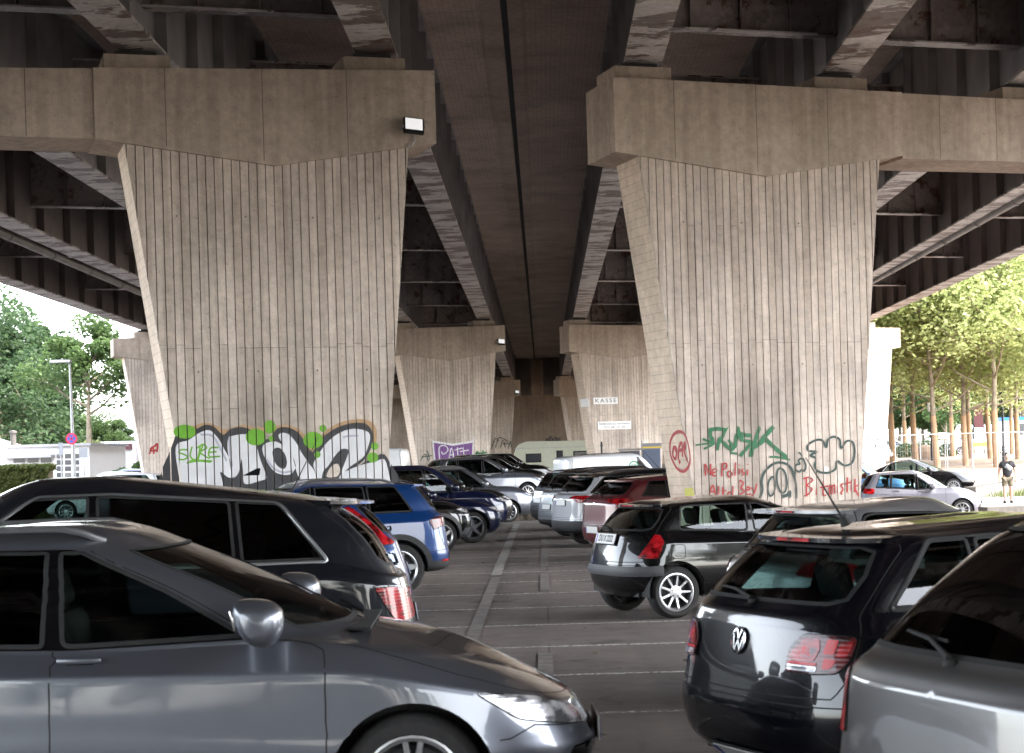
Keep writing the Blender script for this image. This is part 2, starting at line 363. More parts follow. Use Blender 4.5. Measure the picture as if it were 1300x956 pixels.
# ---------------------------------------------------------------- cars
U1, U2 = .27, .70          # u < U1 rear quarter, U1..U2 flank, > U2 front quarter
def quarter(A, w, n, m):
    t = np.linspace(0, math.pi/2, 400); x = A*np.abs(np.cos(t))**(2/n); y = w*np.abs(np.sin(t))**(2/n)
    d = np.concatenate([[0], np.cumsum(np.hypot(np.diff(x), np.diff(y)))]); q = np.linspace(0, d[-1], m)
    return np.interp(q, d, x), np.interp(q, d, y)
class Shape:
    """Body surface F(u, v): u runs round the plan from the rear centre to the front centre, v climbs from sill to roof centre."""
    def __init__(s, T):
        s.T = T; NU = 220; s.NU = NU; SEG = 12
        L, W = T['L'], T['W']
        us = np.linspace(0, 1, NU+1); cols = []
        for lv in T['levels']:
            w, xr, xf, Ar, nr, Af, nf, zp = lv
            xs0, xs1 = xr+Ar, xf-Af
            x = np.zeros(NU+1); y = np.zeros(NU+1)
            m = us <= U1; k = m.sum(); qx, qy = quarter(Ar, w, nr, 300)
            x[m] = xs0-np.interp(us[m]/U1, np.linspace(0, 1, 300), qx); y[m] = np.interp(us[m]/U1, np.linspace(0, 1, 300), qy)
            m2 = (us > U1) & (us < U2); x[m2] = xs0+(xs1-xs0)*(us[m2]-U1)/(U2-U1); y[m2] = w
            m3 = us >= U2; qx, qy = quarter(Af, w, nf, 300); t = (1-us[m3])/(1-U2)
            x[m3] = xs1+np.interp(t, np.linspace(0, 1, 300), qx); y[m3] = np.interp(t, np.linspace(0, 1, 300), qy)
            y = y*(1-.035*(2*x/L)**2)
            zx = [p[0] for p in zp]; zz = [p[1] for p in zp]
            xx = np.linspace(min(zx)-.01, max(zx)+.01, 240); zi = np.interp(xx, zx, zz)
            ker = np.hanning(25); ker /= ker.sum(); zi = np.convolve(np.pad(zi, 12, mode='edge'), ker, 'valid')
            cols.append(np.stack([x, y, np.interp(x, xx, zi)], 1))
        C = np.array(cols); K = len(C); crease = T.get('crease', (4, 6))
        rows = []
        for k in range(K-1):
            p0, p1 = C[k], C[k+1]; h = np.linalg.norm(p1-p0, axis=1, keepdims=True)+1e-6
            def tang(j, own):
                if j == 0 or j == K-1 or j in crease: return (C[own+1]-C[own])/h
                a, b, c = C[j-1], C[j], C[j+1]; ha = np.linalg.norm(b-a, axis=1, keepdims=True)+1e-6; hb = np.linalg.norm(c-b, axis=1, keepdims=True)+1e-6
                return ((b-a)/ha*hb+(c-b)/hb*ha)/(ha+hb)
            m0, m1 = tang(k, k)*h, tang(k+1, k)*h
            for i in range(SEG+(1 if k == K-2 else 0)):
                t = i/SEG
                rows.append((2*t**3-3*t**2+1)*p0+(t**3-2*t**2+t)*m0+(-2*t**3+3*t**2)*p1+(t**3-t**2)*m1)
        G = np.array(rows); s.G = G; s.NV = len(G)-1; s.K = K-1; s.SEG = SEG
        du = np.gradient(G, axis=1); dv = np.gradient(G, axis=0)
        # mirror rule at the centre lines
        du[:, 0] = G[:, 1]-np.array(G[:, 1]*[1, -1, 1]); du[:, -1] = np.array(G[:, -2]*[1, -1, 1])-G[:, -2]; du[:, -1] *= -1 if False else 1
        N = np.cross(dv, du); ln = np.linalg.norm(N, axis=2, keepdims=True); ln[ln < 1e-12] = 1; N = N/ln
        mid = N[len(G)//3, NU//2]
        if mid[1] < 0: N = -N
        N[-1] = [0, 0, 1]; s.N = N
    def _s(s, A, u, v):
        u = min(max(u, 0), 1); fv = min(max(v, 0), s.K)*s.SEG; fu = u*s.NU
        i = min(int(fv), s.NV-1); j = min(int(fu), s.NU-1); a = fv-i; b = fu-j
        return (A[i, j]*(1-a)*(1-b)+A[i+1, j]*a*(1-b)+A[i, j+1]*(1-a)*b+A[i+1, j+1]*a*b)
    def F(s, u, v, off=0.):
        p = s._s(s.G, u, v)
        if off: p = p+s.Nn(u, v)*off
        return p
    def Nn(s, u, v):
        n = s._s(s.N, u, v); l = np.linalg.norm(n); return n/l if l > 1e-9 else np.array([0, 0, 1.])
    def inv(s, kind, a, b, vmin=0, vmax=None):
        """parameter of the point with (x,z) on the flank, (y,z) on the rear or front, (x,y) on top"""
        G = s.G; vm = s.K if vmax is None else vmax
        us = np.linspace(0, 1, s.NU+1)[None, :]; vs = (np.arange(s.NV+1)/s.SEG)[:, None]
        if kind == 'S': d = (G[..., 0]-a)**2+(G[..., 2]-b)**2+np.where((us < .2) | (us > .88), 1e3, 0)
        elif kind == 'R': d = (G[..., 1]-a)**2+(G[..., 2]-b)**2+np.where(us > .24, 1e3, 0)
        elif kind == 'F': d = (G[..., 1]-a)**2+(G[..., 2]-b)**2+np.where(us < .74, 1e3, 0)
        else: d = (G[..., 0]-a)**2+(G[..., 1]-b)**2+np.where(vs < 3.5, 1e3, 0)
        d = d+np.where((vs < vmin) | (vs > vm), 1e3, 0)+0*us
        i, j = np.unravel_index(np.argmin(d), d.shape)
        u, v = j/s.NU, i/s.SEG
        ax = {'S': (0, 2), 'R': (1, 2), 'F': (1, 2), 'T': (0, 1)}[kind]
        for _ in range(6):
            e = 2e-3; p = s.F(u, v); pu = s.F(u+e, v)-s.F(u-e, v); pv = s.F(u, v+e*5)-s.F(u, v-e*5)
            J = np.array([[pu[ax[0]]/(2*e), pv[ax[0]]/(10*e)], [pu[ax[1]]/(2*e), pv[ax[1]]/(10*e)]])
            r = np.array([a-p[ax[0]], b-p[ax[1]]])
            try: q = np.linalg.solve(J, r)
            except Exception: break
            q = np.clip(q, -.01, .01)*np.array([1, 5]) if abs(q[0]) > .01 or abs(q[1]) > .05 else q
            nu, nv = u+q[0], v+q[1]
            if not (0 <= nu <= 1 and vmin <= nv <= vm): break
            u, v = nu, nv
        return (u, v)
    def ux(s, x, v):     # u on the flank where x is reached at height v
        lo, hi = .12, .93
        for _ in range(30):
            m = (lo+hi)/2
            if s.F(m, v)[0] < x: lo = m
            else: hi = m
        return (lo+hi)/2
SU, SV = 4.6, .26          # metric of the parameter plane
def densify(poly, closed=True, step=.05):
    out = []; n = len(poly)
    for i in range(n if closed else n-1):
        a = poly[i]; b = poly[(i+1) % n]; d = math.hypot((b[0]-a[0])*SU, (b[1]-a[1])*SV); k = max(1, int(d/step))
        for q in range(k): out.append((a[0]+(b[0]-a[0])*q/k, a[1]+(b[1]-a[1])*q/k))
    if not closed: out.append(tuple(poly[-1]))
    return out
def rp(poly, r=.03):       # rounded corners in the parameter plane
    q = roundpoly([(a*SU, b*SV) for a, b in poly], r); return [(a/SU, b/SV) for a, b in q]
def surf_mesh(S, outline, polys, lines, nu, nv, keep, off=0., sides=(1, -1), thick=0.):
    """triangulate a region of the parameter plane; keep(u,v)->material or None"""
    V = []; E = []
    def addpoly(p, closed=True):
        n = len(V); V.extend(p); E.extend([(n+i, n+i+1) for i in range(len(p)-1)])
        if closed: E.append((n+len(p)-1, n))
    if outline: addpoly(densify(outline, True, .09))
    for p in polys: addpoly(densify(p, True, .07))
    for p in lines: addpoly(densify(p, False, .09), False)
    us = [q[0] for q in outline]; vs = [q[1] for q in outline]; u0, u1, v0, v1 = min(us), max(us), min(vs), max(vs)
    for i in range(nu+1):
        for j in range(nv+1):
            u = u0+(u1-u0)*i/nu; v = v0+(v1-v0)*j/nv
            if 0 < i < nu and 0 < j < nv and pin(u, v, outline): V.append((u, v))
    r = delaunay_2d_cdt([Vector((a*SU, b*SV)) for a, b in V], E, [], 0, 1e-5)
    pv = [(p[0]/SU, p[1]/SV) for p in r[0]]; tris = []; mi = []
    for t in r[2]:
        cu = sum(pv[k][0] for k in t)/len(t); cv = sum(pv[k][1] for k in t)/len(t)
        if not pin(cu, cv, outline): continue
        m = keep(cu, cv)
        if m is None: continue
        tris.append(tuple(t)); mi.append(m)
    used = sorted({k for t in tris for k in t}); mp = {k: i for i, k in enumerate(used)}
    P0 = [S.F(*pv[k], off) for k in used]; N0 = [S.Nn(*pv[k]) for k in used]
    VV = []; NN = []; FF = []; MI = []
    for sd in sides:
        n = len(VV); VV += [(p[0], p[1]*sd, p[2]) for p in P0]; NN += [(q[0], q[1]*sd, q[2]) for q in N0]
        for t, m in zip(tris, mi):
            f = tuple(mp[k]+n for k in t)
            a, b, c = (np.array(VV[q]) for q in f[:3]); nn = np.array(NN[f[0]])
            if np.dot(np.cross(b-a, c-a), nn) < 0: f = f[::-1]
            FF.append(f); MI.append(m)
    return VV, NN, FF, MI
def mk(name, data, mats, parent):
    VV, NN, FF, MI = data
    if not FF: return None
    me = bpy.data.meshes.new(name); me.from_pydata(VV, [], FF)
    for m in mats: me.materials.append(M[m])
    me.polygons.foreach_set('material_index', MI); me.polygons.foreach_set('use_smooth', [True]*len(FF)); me.update()
    me.normals_split_custom_set_from_vertices(NN)
    o = bpy.data.objects.new(name, me); col.objects.link(o)
    if parent: o.parent = parent
    return o
def ribbon(mb, S, line, w, off, mi=0, closed=False, sides=(1, -1), raise_=.0):
    pts = densify(line, closed, .05); n = len(pts)
    for sd in sides:
        L_, R_, C_ = [], [], []
        for i, (u, v) in enumerate(pts):
            a = pts[(i+1) % n] if (closed or i < n-1) else pts[i]; b = pts[i-1] if (closed or i > 0) else pts[i]
            p = S.F(u, v, off); t = S.F(*a)-S.F(*b); l = np.linalg.norm(t); t = t/l if l > 1e-9 else np.array([1, 0, 0])
            nn = S.Nn(u, v); c = np.cross(nn, t); c = c/(np.linalg.norm(c)+1e-9)*w/2
            q = nn*raise_
            L_.append(p-c); R_.append(p+c); C_.append(p+q)
        vs = [(p[0], p[1]*sd, p[2]) for p in L_+C_+R_] if raise_ else [(p[0], p[1]*sd, p[2]) for p in L_+R_]
        m = n if closed else n-1
        if raise_: fs = [(i, (i+1) % n, n+(i+1) % n, n+i) for i in range(m)]+[(n+i, n+(i+1) % n, 2*n+(i+1) % n, 2*n+i) for i in range(m)]
        else: fs = [(i, (i+1) % n, n+(i+1) % n, n+i) for i in range(m)]
        mb.add(vs, fs, mi)

def levels(t):
    """loop table from a handful of body dimensions"""
    L, W, H = t['L'], t['W'], t['H']; r, f = -L/2, L/2
    zb = t['belt']; zbr = t.get('beltr', zb+.05); cz = t['cowlz']; xc = t['cowl']; fz = t['nose']; gb = t['rbase']; gt = t['rtop']; wt = t['wtop']; he = t.get('edge', H-.06)
    rw = t.get('roofw', W*.68); bw = t.get('beltw', W-.10); dk = t.get('deck', zbr-.02); fo = t.get('front_n', 2.6); fa = t.get('front_A', .75); sill = t.get('sill', .20)
    ra = t.get('rear_A', .42); rn = t.get('rear_n', 3.2); tr = t.get('tail_lean', .07)
    hz = t.get('heh', he-.0)
    xm = (xc+f)/2
    mid = .52
    gx = gb+(gt-gb)*mid+t.get('rglass_bulge', -.03); wx = xc+(wt-xc)*mid+.05
    shr = t.get('shr', dk-.05)
    def z3(a, b, c): return [(r, a), (0, b), (f, c)]
    return [
        (W-.12, r+.14, f-.16, ra, rn, fa, fo, z3(sill+.04, sill, sill)),
        (W-.035, r+.035, f-.05, ra, rn, fa, fo, z3(.34, .32, .30)),
        (W, r, f, ra, rn, fa, fo, z3(.50, .50, .47)),
        (W-.005, r+.02, f-.015, ra, rn, fa, fo, z3(.66, .66, fz-.13)),
        (W-.02, r+tr+.02, f-.10, ra, rn, fa+.02, fo, [(r, shr-.02), (r+.6, zb-.07), (0, zb-.10), (xc, cz-.16), (xm, (cz+fz)/2-.075), (f-.1, fz)]),
        (W-.075, (r+tr+.04)*.7+gb*.3+.0, (xm+.12), ra*.9, rn, fa*.8, fo+.2, [(r, dk), (r+.5, t.get('beltq', zbr)-.035), (0, zb-.035), (xc, cz-.065), (xm, (cz*.52+fz*.48)+t.get('hb', .045)), (f, fz+.06)]),
        (bw, gb, xc, ra*.8, rn, .50, 2.3, [(gb, zbr), (gb+.5, t.get('beltq', zbr)), (0, zb), (xc, cz)]),
        ((bw*.56+rw*.44)+.015, gx, wx, ra*.8, rn, .46, 2.3, [(gb, zbr+(he-zbr)*mid), (0, zb+(he-zb)*mid), (xc, cz+(he-cz)*mid)]),
        (rw, gt, wt, ra*.75, rn, .42, 2.4, [(gt, t.get('edge_r', he-.02)), (-.4, he+.005), (wt-.3, he), (wt, he-.01)]),
        (rw-.16, gt+.09, wt-.12, ra*.75, rn, .38, 2.4, [(gt, t.get('edge_r', he-.02)+.028), (-.3, H-.012), (wt-.3, H-.015), (wt, he+.02)]),
        (.002, gt+.2, wt-.3, .3, 3, .3, 3, [(gt, t.get('edge_r', he-.02)+.038), (-.3, H), (wt-.25, H-.004), (wt, he+.03)]),
    ]
BASE = dict(
    hatch=dict(L=4.0, W=.85, H=1.45, belt=.92, beltr=1.0, cowl=.98, cowlz=.98, nose=.74, rbase=-1.86, rtop=-1.52, wtop=.22, edge=1.37, edge_r=1.35, roofw=.60, rax=-1.22, fax=1.27, wr=.305,
               bp=-.16, cp=-.98, q0=-1.46, q1=-1.26, apv=.715),
    suv=dict(L=4.7, W=.93, H=1.68, belt=1.08, beltr=1.12, cowl=1.12, cowlz=1.13, nose=.92, rbase=-2.16, rtop=-1.80, wtop=.42, edge=1.60, edge_r=1.57, roofw=.68, rax=-1.42, fax=1.38, wr=.355,
             bp=.02, cp=-.98, q0=-1.78, q1=-1.42, apv=.715, sill=.26),
    sedan=dict(L=4.7, W=.91, H=1.45, belt=.92, beltr=.99, cowl=.98, cowlz=.98, nose=.72, rbase=-1.80, rtop=-.95, wtop=.22, edge=1.37, edge_r=1.35, roofw=.60, deck=.99, rax=-1.38, fax=1.42, wr=.325,
               bp=.0, cp=-.92, q0=-1.30, q1=-.98, apv=.715),
    wagon=dict(L=4.7, W=.91, H=1.47, belt=.93, beltr=.98, cowl=.90, cowlz=1.0, nose=.74, rbase=-2.2, rtop=-1.8, wtop=.05, edge=1.39, edge_r=1.37, roofw=.62, rax=-1.42, fax=1.42, wr=.33,
               bp=-.12, cp=-1.05, q0=-1.90, q1=-1.70, apv=.715),
    van=dict(L=4.5, W=.9, H=1.85, belt=1.05, beltr=1.05, cowl=1.25, cowlz=1.1, nose=.88, rbase=-2.17, rtop=-2.07, wtop=.62, edge=1.76, edge_r=1.76, roofw=.75, rax=-1.35, fax=1.4, wr=.31,
             bp=.25, cp=-.7, q0=-1.4, q1=-1.4, apv=.715, rear_n=5),
)
def wheel(root, x, side, y, r, w=.21, style='multi', rimmat='rim_silver', res=28, steer=0, spokes=10, local=None):
    t = MB(); ri = r*.70
    prof = [(ri, -w/2+.02), (ri+.015, -w/2), (r-.035, -w/2), (r-.012, -w/2+.02), (r, -w/2+.05), (r, w/2-.05), (r-.012, w/2-.02), (r-.035, w/2), (ri+.015, w/2), (ri, w/2-.02), (ri-.005, 0)]
    t.lathe(prof+[prof[0]], (0, 0, 0), 'Y', res)
    o = t.build('wheel', 'tyre', root, 40); o.location = (x, side*(y-w/2), r); o.rotation_euler = (0, 0, steer)
    b = MB(); s = side; fo = s*(w/2-.022)
    b.lathe([(ri+.008, fo+s*.012), (ri-.004, fo+s*.014), (ri-.022, fo), (ri-.03, fo-s*.10), (ri-.03, -fo), ], (0, 0, 0), 'Y', res, 0)
    b.lathe([(ri-.028, fo-s*.085), (.02, fo-s*.085)], (0, 0, 0), 'Y', res, 1)
    b.lathe([(.17*r/.31, fo-s*.07), (.16*r/.31, fo-s*.065), (.0, fo-s*.065)], (0, 0, 0), 'Y', res, 2)     # brake disc
    b.lathe([(.075, fo-s*.05), (.07, fo-s*.008), (.03, fo-s*.004), (0.0, fo-s*.003)], (0, 0, 0), 'Y', 16, 0)
    def spoke(a, w0, w1, dz0=.012, dz1=.004, tw=0):
        ca, sa = math.cos(a), math.sin(a); vs = []
        for (rr, ww, d) in ((.05, w0, dz0), ((ri+.05)/2, (w0+w1)/2, dz0*.8), (ri-.012, w1, dz1)):
            at = a+tw*(rr-.05)
            ca, sa = math.cos(at), math.sin(at)
            for k, dd in ((-1, .03), (-.8, 0), (.8, 0), (1, .03)):
                vs.append((rr*ca-k*ww/2*sa, fo-s*(d+dd), rr*sa+k*ww/2*ca))
        fs = [(i*4+k, i*4+k+1, i*4+k+5, i*4+k+4) for i in range(2) for k in range(3)]
        b.add(vs, fs, 0)
    if style == 'multi':
        for k in range(spokes): spoke(2*math.pi*k/spokes, .030, .026)
    elif style == 'double':
        for k in range(5):
            a = 2*math.pi*k/5+.3
            spoke(a-.17, .036, .03); spoke(a+.17, .036, .03)
    elif style == 'five':
        for k in range(5): spoke(2*math.pi*k/5+math.pi/2, .085, .06, tw=1.1)
    elif style == 'twotone':
        for k in range(5): spoke(2*math.pi*k/5+.5, .11, .075)
    for k in range(5):
        a = 2*math.pi*k/5+.2; b.box((.048*math.cos(a), fo-s*.004, .048*math.sin(a)), (.012, .01, .012), 1)
    ro = b.build('rim', [rimmat, 'interior', 'metal_dark'], o, 30); return o
def make_car(name, base, label, group='cars parked under the viaduct', loc=(0, 0), h=0., res=1., cat='car', paint_='paint_black', **kw):
    t = dict(BASE[base]); t.update(kw.pop('dims', {})); L, W, H = t['L'], t['W'], t['H']
    t['levels'] = levels(t); t['crease'] = t.get('crease', (4, 6)); S = Shape(t)
    root = empty(name, (loc[0], loc[1], kw.get('z', terrain(*loc))), R(h), label, cat, group)
    detail = res >= 1; clad = kw.get('clad'); trim = kw.get('trim', 'rubber'); glass = kw.get('glass', 'glass_tint'); rglass = kw.get('rglass', glass)
    fx, rx, wr = t['fax'], t['rax'], t['wr']; K = S.K
    # --- openings
    V0, V1 = 6.10, 7.86
    ap = t['apv']; vb, vt = V0, V1
    def side_poly(xa0, xa1, xb0, xb1, r=.03, v0=V0, v1=V1, grow=0):
        xm0 = S.F(ap, v0)[0] if xa0 is None else xa0; wd = max(.1, xm0-xb0); g = grow
        sq = roundpoly([(0-g, 0-g), (wd+g, 0-g), (wd+g, .40+g), (0-g, .40+g)], [r, r*.5 if xa0 is None else r*.6, r*1.6 if xa0 is None else r*.6, r])
        q = []
        for i in range(len(sq)):
            p_, n_ = sq[i], sq[(i+1) % len(sq)]; d = math.hypot(n_[0]-p_[0], n_[1]-p_[1]); k = max(1, int(d/.06))
            for j in range(k): q.append((p_[0]+(n_[0]-p_[0])*j/k, p_[1]+(n_[1]-p_[1])*j/k))
        out = []
        for x_, y_ in q:
            rr_ = x_/wd; tt = y_/.40; v = v0+(v1-v0)*tt; tc = min(max(tt, 0), 1)
            ub = S.ux(xb0+(xb1-xb0)*tc, min(max(v, v0), v1)); uf = ap if xa0 is None else S.ux(xa0+(xa1-xa0)*tc, min(max(v, v0), v1))
            out.append((ub+(uf-ub)*rr_, v))
        return out
    bp, cp, q0, q1 = t['bp'], t['cp'], t['q0'], t['q1']
    panes = []
    if base != 'van' or kw.get('windows'):
        panes = [('front', side_poly(None, None, bp+.045, bp+.03, .035), glass)]
        if kw.get('doors', 5) == 5:
            panes.append(('rear', side_poly(bp-.045, bp-.03, cp+.02, cp+.05, .035), rglass))
            if not kw.get('noquarter'): panes.append(('quarter', side_poly(cp-.035, cp+.0, q0, q1, kw.get('qr', .05)), rglass))
        else:
            panes.append(('rear', side_poly(bp-.045, bp-.03, q0, q1, .06), rglass))
    else: panes = [('front', side_poly(None, None, bp+.045, bp+.03, .04), glass)]
    xlast = q0 if (not kw.get('noquarter')) else cp+.02
    xlast1 = q1 if (not kw.get('noquarter')) else cp+.05
    dlo = side_poly(None, None, xlast if base != 'van' else bp+.045, xlast1 if base != 'van' else bp+.03, .05, grow=.018)
    wsh = rp([(.795, 6.12), (1.0, 6.12), (1.0, 7.92), (.79, 7.92)], .05); wsh = [(u, v) for u, v in wsh]
    wsh = [(.795, 6.14), (.9, 6.10), (1.0, 6.10), (1.0, 7.95), (.9, 7.95), (.79, 7.90)]
    rv0, rv1, ru = kw.get('rw', (6.25, 7.80, .205))
    if kw.get('rwpoly'): rwin = kw['rwpoly']
    else: rwin = [(0., rv0), (ru-.03, rv0), (ru-.005, rv0+.12), (ru, (rv0+rv1)/2), (ru-.012, rv1-.15), (ru-.04, rv1), (0., rv1)]
    arches = []; ar = wr+kw.get('gap', .045)
    def circ(xa, rad, a0=-25, a1=205, n=26):
        pts = []
        for i in range(n+1):
            a = R(a0+(a1-a0)*i/n); X = xa+rad*math.cos(a); Z = wr+.01+rad*math.sin(a)
            zs = S.F(S.ux(X, 0), 0)[2]
            if Z <= zs+.004: pts.append((S.ux(X, .02), -.06))
            else: pts.append(S.inv('S', X, Z, 0, 5.0))
        return pts
    for xa in (fx, rx): arches.append(circ(xa, ar))
    rings = [circ(xa, ar+.075) for xa in (fx, rx)] if clad else []
    holes = list(arches)+[p for _, p, _ in panes]+([] if kw.get('noback') else [rwin])+[wsh]
    lamps = kw.get('lamps', [])
    if callable(lamps): lamps = lamps(S)      # (name, polygon, material, offset)
    lamp_polys = [l[1] for l in lamps]
    mats = [paint_, 'gloss_black', clad or 'cladding', 'seam_black', kw.get('roofpaint', paint_)]
    zc = kw.get('cladz', .36)
    claddef = []
    if clad:
        pts = []
        for i in range(61):
            u = i/60; lo, hi = 0., 3.5
            zz = zc+(kw.get('cladrear', .0) if u < .22 else 0)+(.10 if u > .8 else 0)
            for _ in range(24):
                m_ = (lo+hi)/2
                if S.F(u, m_)[2] < zz: lo = m_
                else: hi = m_
            pts.append((u, lo))
        claddef = [(0, -.05)]+pts+[(1, -.05)]
    black = kw.get('black', [])
    if callable(black): black = black(S)       # extra dark regions in the bodywork (grilles)
    frame_mat = 1
    def keep(u, v):
        for p in holes:
            if pin(u, v, p): return None
        for p in lamp_polys:
            if pin(u, v, p): return None
        for p in black:
            if pin(u, v, p): return 1
        if pin(u, v, dlo): return frame_mat
        for p in rings:
            if pin(u, v, p) and v < 4.6: return 2
        if claddef and pin(u, v, claddef): return 2
        if v > 8.02: return 4
        return 0
    out = [(0, 0), (1, 0), (1, K), (0, K)]
    nu, nv = (int(64*res), int(44*res))
    body = mk('body', surf_mesh(S, out, holes+lamp_polys+black+[dlo]+rings, [claddef[1:-1]] if claddef else [], nu, nv, keep), mats, root)
    # --- glass
    for k, (nm, p, g) in enumerate(panes):
        for sd in (1, -1):
            if not detail and sd == 1 and False: continue
            lb = {'front': 'front side window', 'rear': 'rear side window', 'quarter': 'small rear quarter window'}[nm]
            o = mk('window', surf_mesh(S, p, [], [], 14, 8, lambda u, v: 0, -.004, (sd,)), [g], root)
    mk('windscreen', surf_mesh(S, wsh, [], [], 12, 12, lambda u, v: 0, -.003), [kw.get('wglass', 'glass_clear')], root)
    if not kw.get('noback'):
        mk('rear_window', surf_mesh(S, rwin, [], [], 12, 12, lambda u, v: 0, -.003), [kw.get('bglass', rglass)], root)
    # --- seals and trims
    tr = MB()
    for _, p, _ in panes: ribbon(tr, S, p, .022, .0015, 0, True, raise_=.003)
    ribbon(tr, S, wsh[:-1][0:2]+[wsh[2]], .03, .002); ribbon(tr, S, [wsh[0], wsh[5], wsh[4], wsh[3]], .022, .002)
    if not kw.get('noback'): ribbon(tr, S, rwin, .024, .0015)
    tr.build('window_seal', ['rubber'], root, 0)
    if trim != 'rubber' or kw.get('trimline'):
        t2 = MB(); ribbon(t2, S, dlo, kw.get('trimw', .018), .004, 0, True, raise_=.006); t2.build('window_trim', [trim], root, 0)
    # --- panel gaps
    g = MB(); gw = .007 if detail else .010
    def vline(x0, v0, x1, v1): ribbon(g, S, [(S.ux(x0+(x1-x0)*i/8, v0+(v1-v0)*i/8), v0+(v1-v0)*i/8) for i in range(9)], gw, .0008)
    fd = t['cowl']-.12
    vline(fd, .25, fd, 4.2); ribbon(g, S, [(S.ux(fd, 4.2), 4.2), (S.ux(fd-.12, 5.4), 5.4), (ap+.012, 6.0), (ap+.014, 7.9)], gw, .0008)
    vline(bp, .25, bp, 6.0)
    if kw.get('doors', 5) == 5:
        ribbon(g, S, [(S.ux(cp+.02, 6.), 6.), (S.ux(cp, 4.8), 4.8), S.inv('S', rx+.40, wr+.33, 0, 5), S.inv('S', rx+ar+.03, wr+.02, 0, 4)], gw, .0008)
    ribbon(g, S, [(S.ux(fd, .35), .35), (S.ux(bp, .35), .35), (S.ux(cp+.1, .35), .35)], gw, .0008)
    ribbon(g, S, [(ap+.02, 5.95), (S.ux(t['cowl']-.02, 5.2), 5.2), (.80, 4.55), (.86, 4.25), (1., 4.1)], gw, .0008)       # bonnet shut line
    ribbon(g, S, [(.0, 2.55), (.20, 2.55), (S.ux(rx-ar-.02, 2.4), 2.4)], gw, .0008)                                   # rear bumper
    ribbon(g, S, [(1., 3.2), (.84, 3.3), (S.ux(fx+ar+.02, 2.9), 2.9)], gw, .0008)
    tg = kw.get('tailgate', .215)
    ribbon(g, S, [(0, 2.75), (tg-.03, 2.8), (tg-.01, 3.3), (tg, 5.), (tg+.01, 6.), (tg+.012, 7.6), (tg-.01, 8.1), (0., 8.25)], gw, .0008)
    if detail and base != 'van':
        fz_ = t['belt']-.17; fx_ = rx+.02; fl = [S.inv('S', a_, b_, 2, 5.5) for a_, b_ in roundpoly([(fx_-.085, fz_-.075), (fx_+.085, fz_-.075), (fx_+.085, fz_+.075), (fx_-.085, fz_+.075)], .04)]
        ribbon(g, S, fl, gw, .0008, 0, True, (kw.get('flap', -1),))
    g.build('panel_gap', ['seam_black'], root, 0)
    # --- lamps
    for ln, p, mt, off in lamps:
        cen = all(a[0] < .005 or a[0] > .995 for a in p[:1]) and (p[0][0] < .005 or p[0][0] > .995)
        for sd in ((1, -1),) if cen else ((1,), (-1,)):
            o = mk(ln, surf_mesh(S, p, [], [], 8, 6, lambda u, v: 0, off, sd), [mt], root)
            if o:
                rb = MB(); ribbon(rb, S, p, .010, off*.5, 0, True, sd)
                rb.build('lamp_rim' if 'light' in ln else 'edge', ['seam_black'], o, 0)
    # --- running gear
    for xa, st in ((fx, kw.get('steer', 0)), (rx, 0)):
        for sd in (1, -1):
            wheel(root, xa, sd, W-.025-(.02 if base != 'suv' else .01), wr, style=kw.get('wstyle', 'multi'), rimmat=kw.get('rim', 'rim_silver'), res=28 if detail else 18, steer=R(st) if xa == fx else 0, spokes=kw.get('spokes', 10))
    u_ = MB()
    for xa in (fx, rx):
        for sd in (1, -1):
            n = 14; vs = []; y0, y1 = sd*(W-.03), sd*(W-.34)
            for yy in (y0, y1):
                for i in range(n+1):
                    a = math.pi*i/n*1.1-.15; vs.append((xa+ar*math.cos(a), yy, wr+.01+ar*math.sin(a)))
            u_.add(vs, [(i, i+1, n+2+i, n+1+i) for i in range(n)]+[tuple(range(n+1, 2*n+2))])
    zf = t.get('sill', .20)+.03
    u_.box((0, 0, zf+.02), (L-1.0, 2*W-.75, .05)); u_.box(((fx+rx)/2, 0, zf+.02), (abs(fx-rx)-2*ar-.02, 2*W-.22, .05))
    u_.box((L/2-.45, 0, zf+.05), (.45, 2*W-.6, .1)); u_.box((-L/2+.42, 0, zf+.06), (.45, 2*W-.5, .1))
    u_.build('underbody', 'interior', root)
    # --- cabin
    c = MB(); fz = t['belt']-.30; cx = t['cowl']; bx = t['rbase']
    c.box(((cx+bx)/2+.1, 0, fz), (cx-bx-.5, 2*W-.26, .04)); rot = Matrix.Rotation(R(14), 3, 'Y'); rot2 = Matrix.Rotation(R(-25), 3, 'Y')
    hs = max(1.02, H-.38)
    for (sx, ys) in ((bp-.12, (-.36, .36)), (cp-.02, (-.38, 0, .38))):
        for y in ys:
            wd = .46 if len(ys) == 2 else .36; r_ = Matrix.Rotation(R(-16), 3, 'Y')
            c.box((sx, y, hs-.36), (.15, wd, .62), 0, r_, .05); c.box((sx-.10, y, hs+.05), (.10, .25, .19), 0, r_, .04)
            c.box((sx-.07, y, hs-.06), (.02, .12, .12), 0, r_)
    c.box((cx-.28, 0, t['cowlz']-.10), (.5, 2*W-.34, .16), 0, None, .05); c.box((cx-.34, W*.42, t['cowlz']+.0), (.25, .34, .08), 0, None, .03)
    c.build('cabin', 'interior', root, 30)
    s_ = MB(); n = 20; rr = .185; vs = []; cc = Vector((cx-.62, .37, t['cowlz']-.04)); ax = Vector((-.92, 0, .40)).normalized(); e1 = Vector((0, 1, 0)); e2 = ax.cross(e1)
    s_.tube([cc+e1*rr*math.cos(2*math.pi*i/n)+e2*rr*math.sin(2*math.pi*i/n) for i in range(n+1)], .016, 6, 0, False)
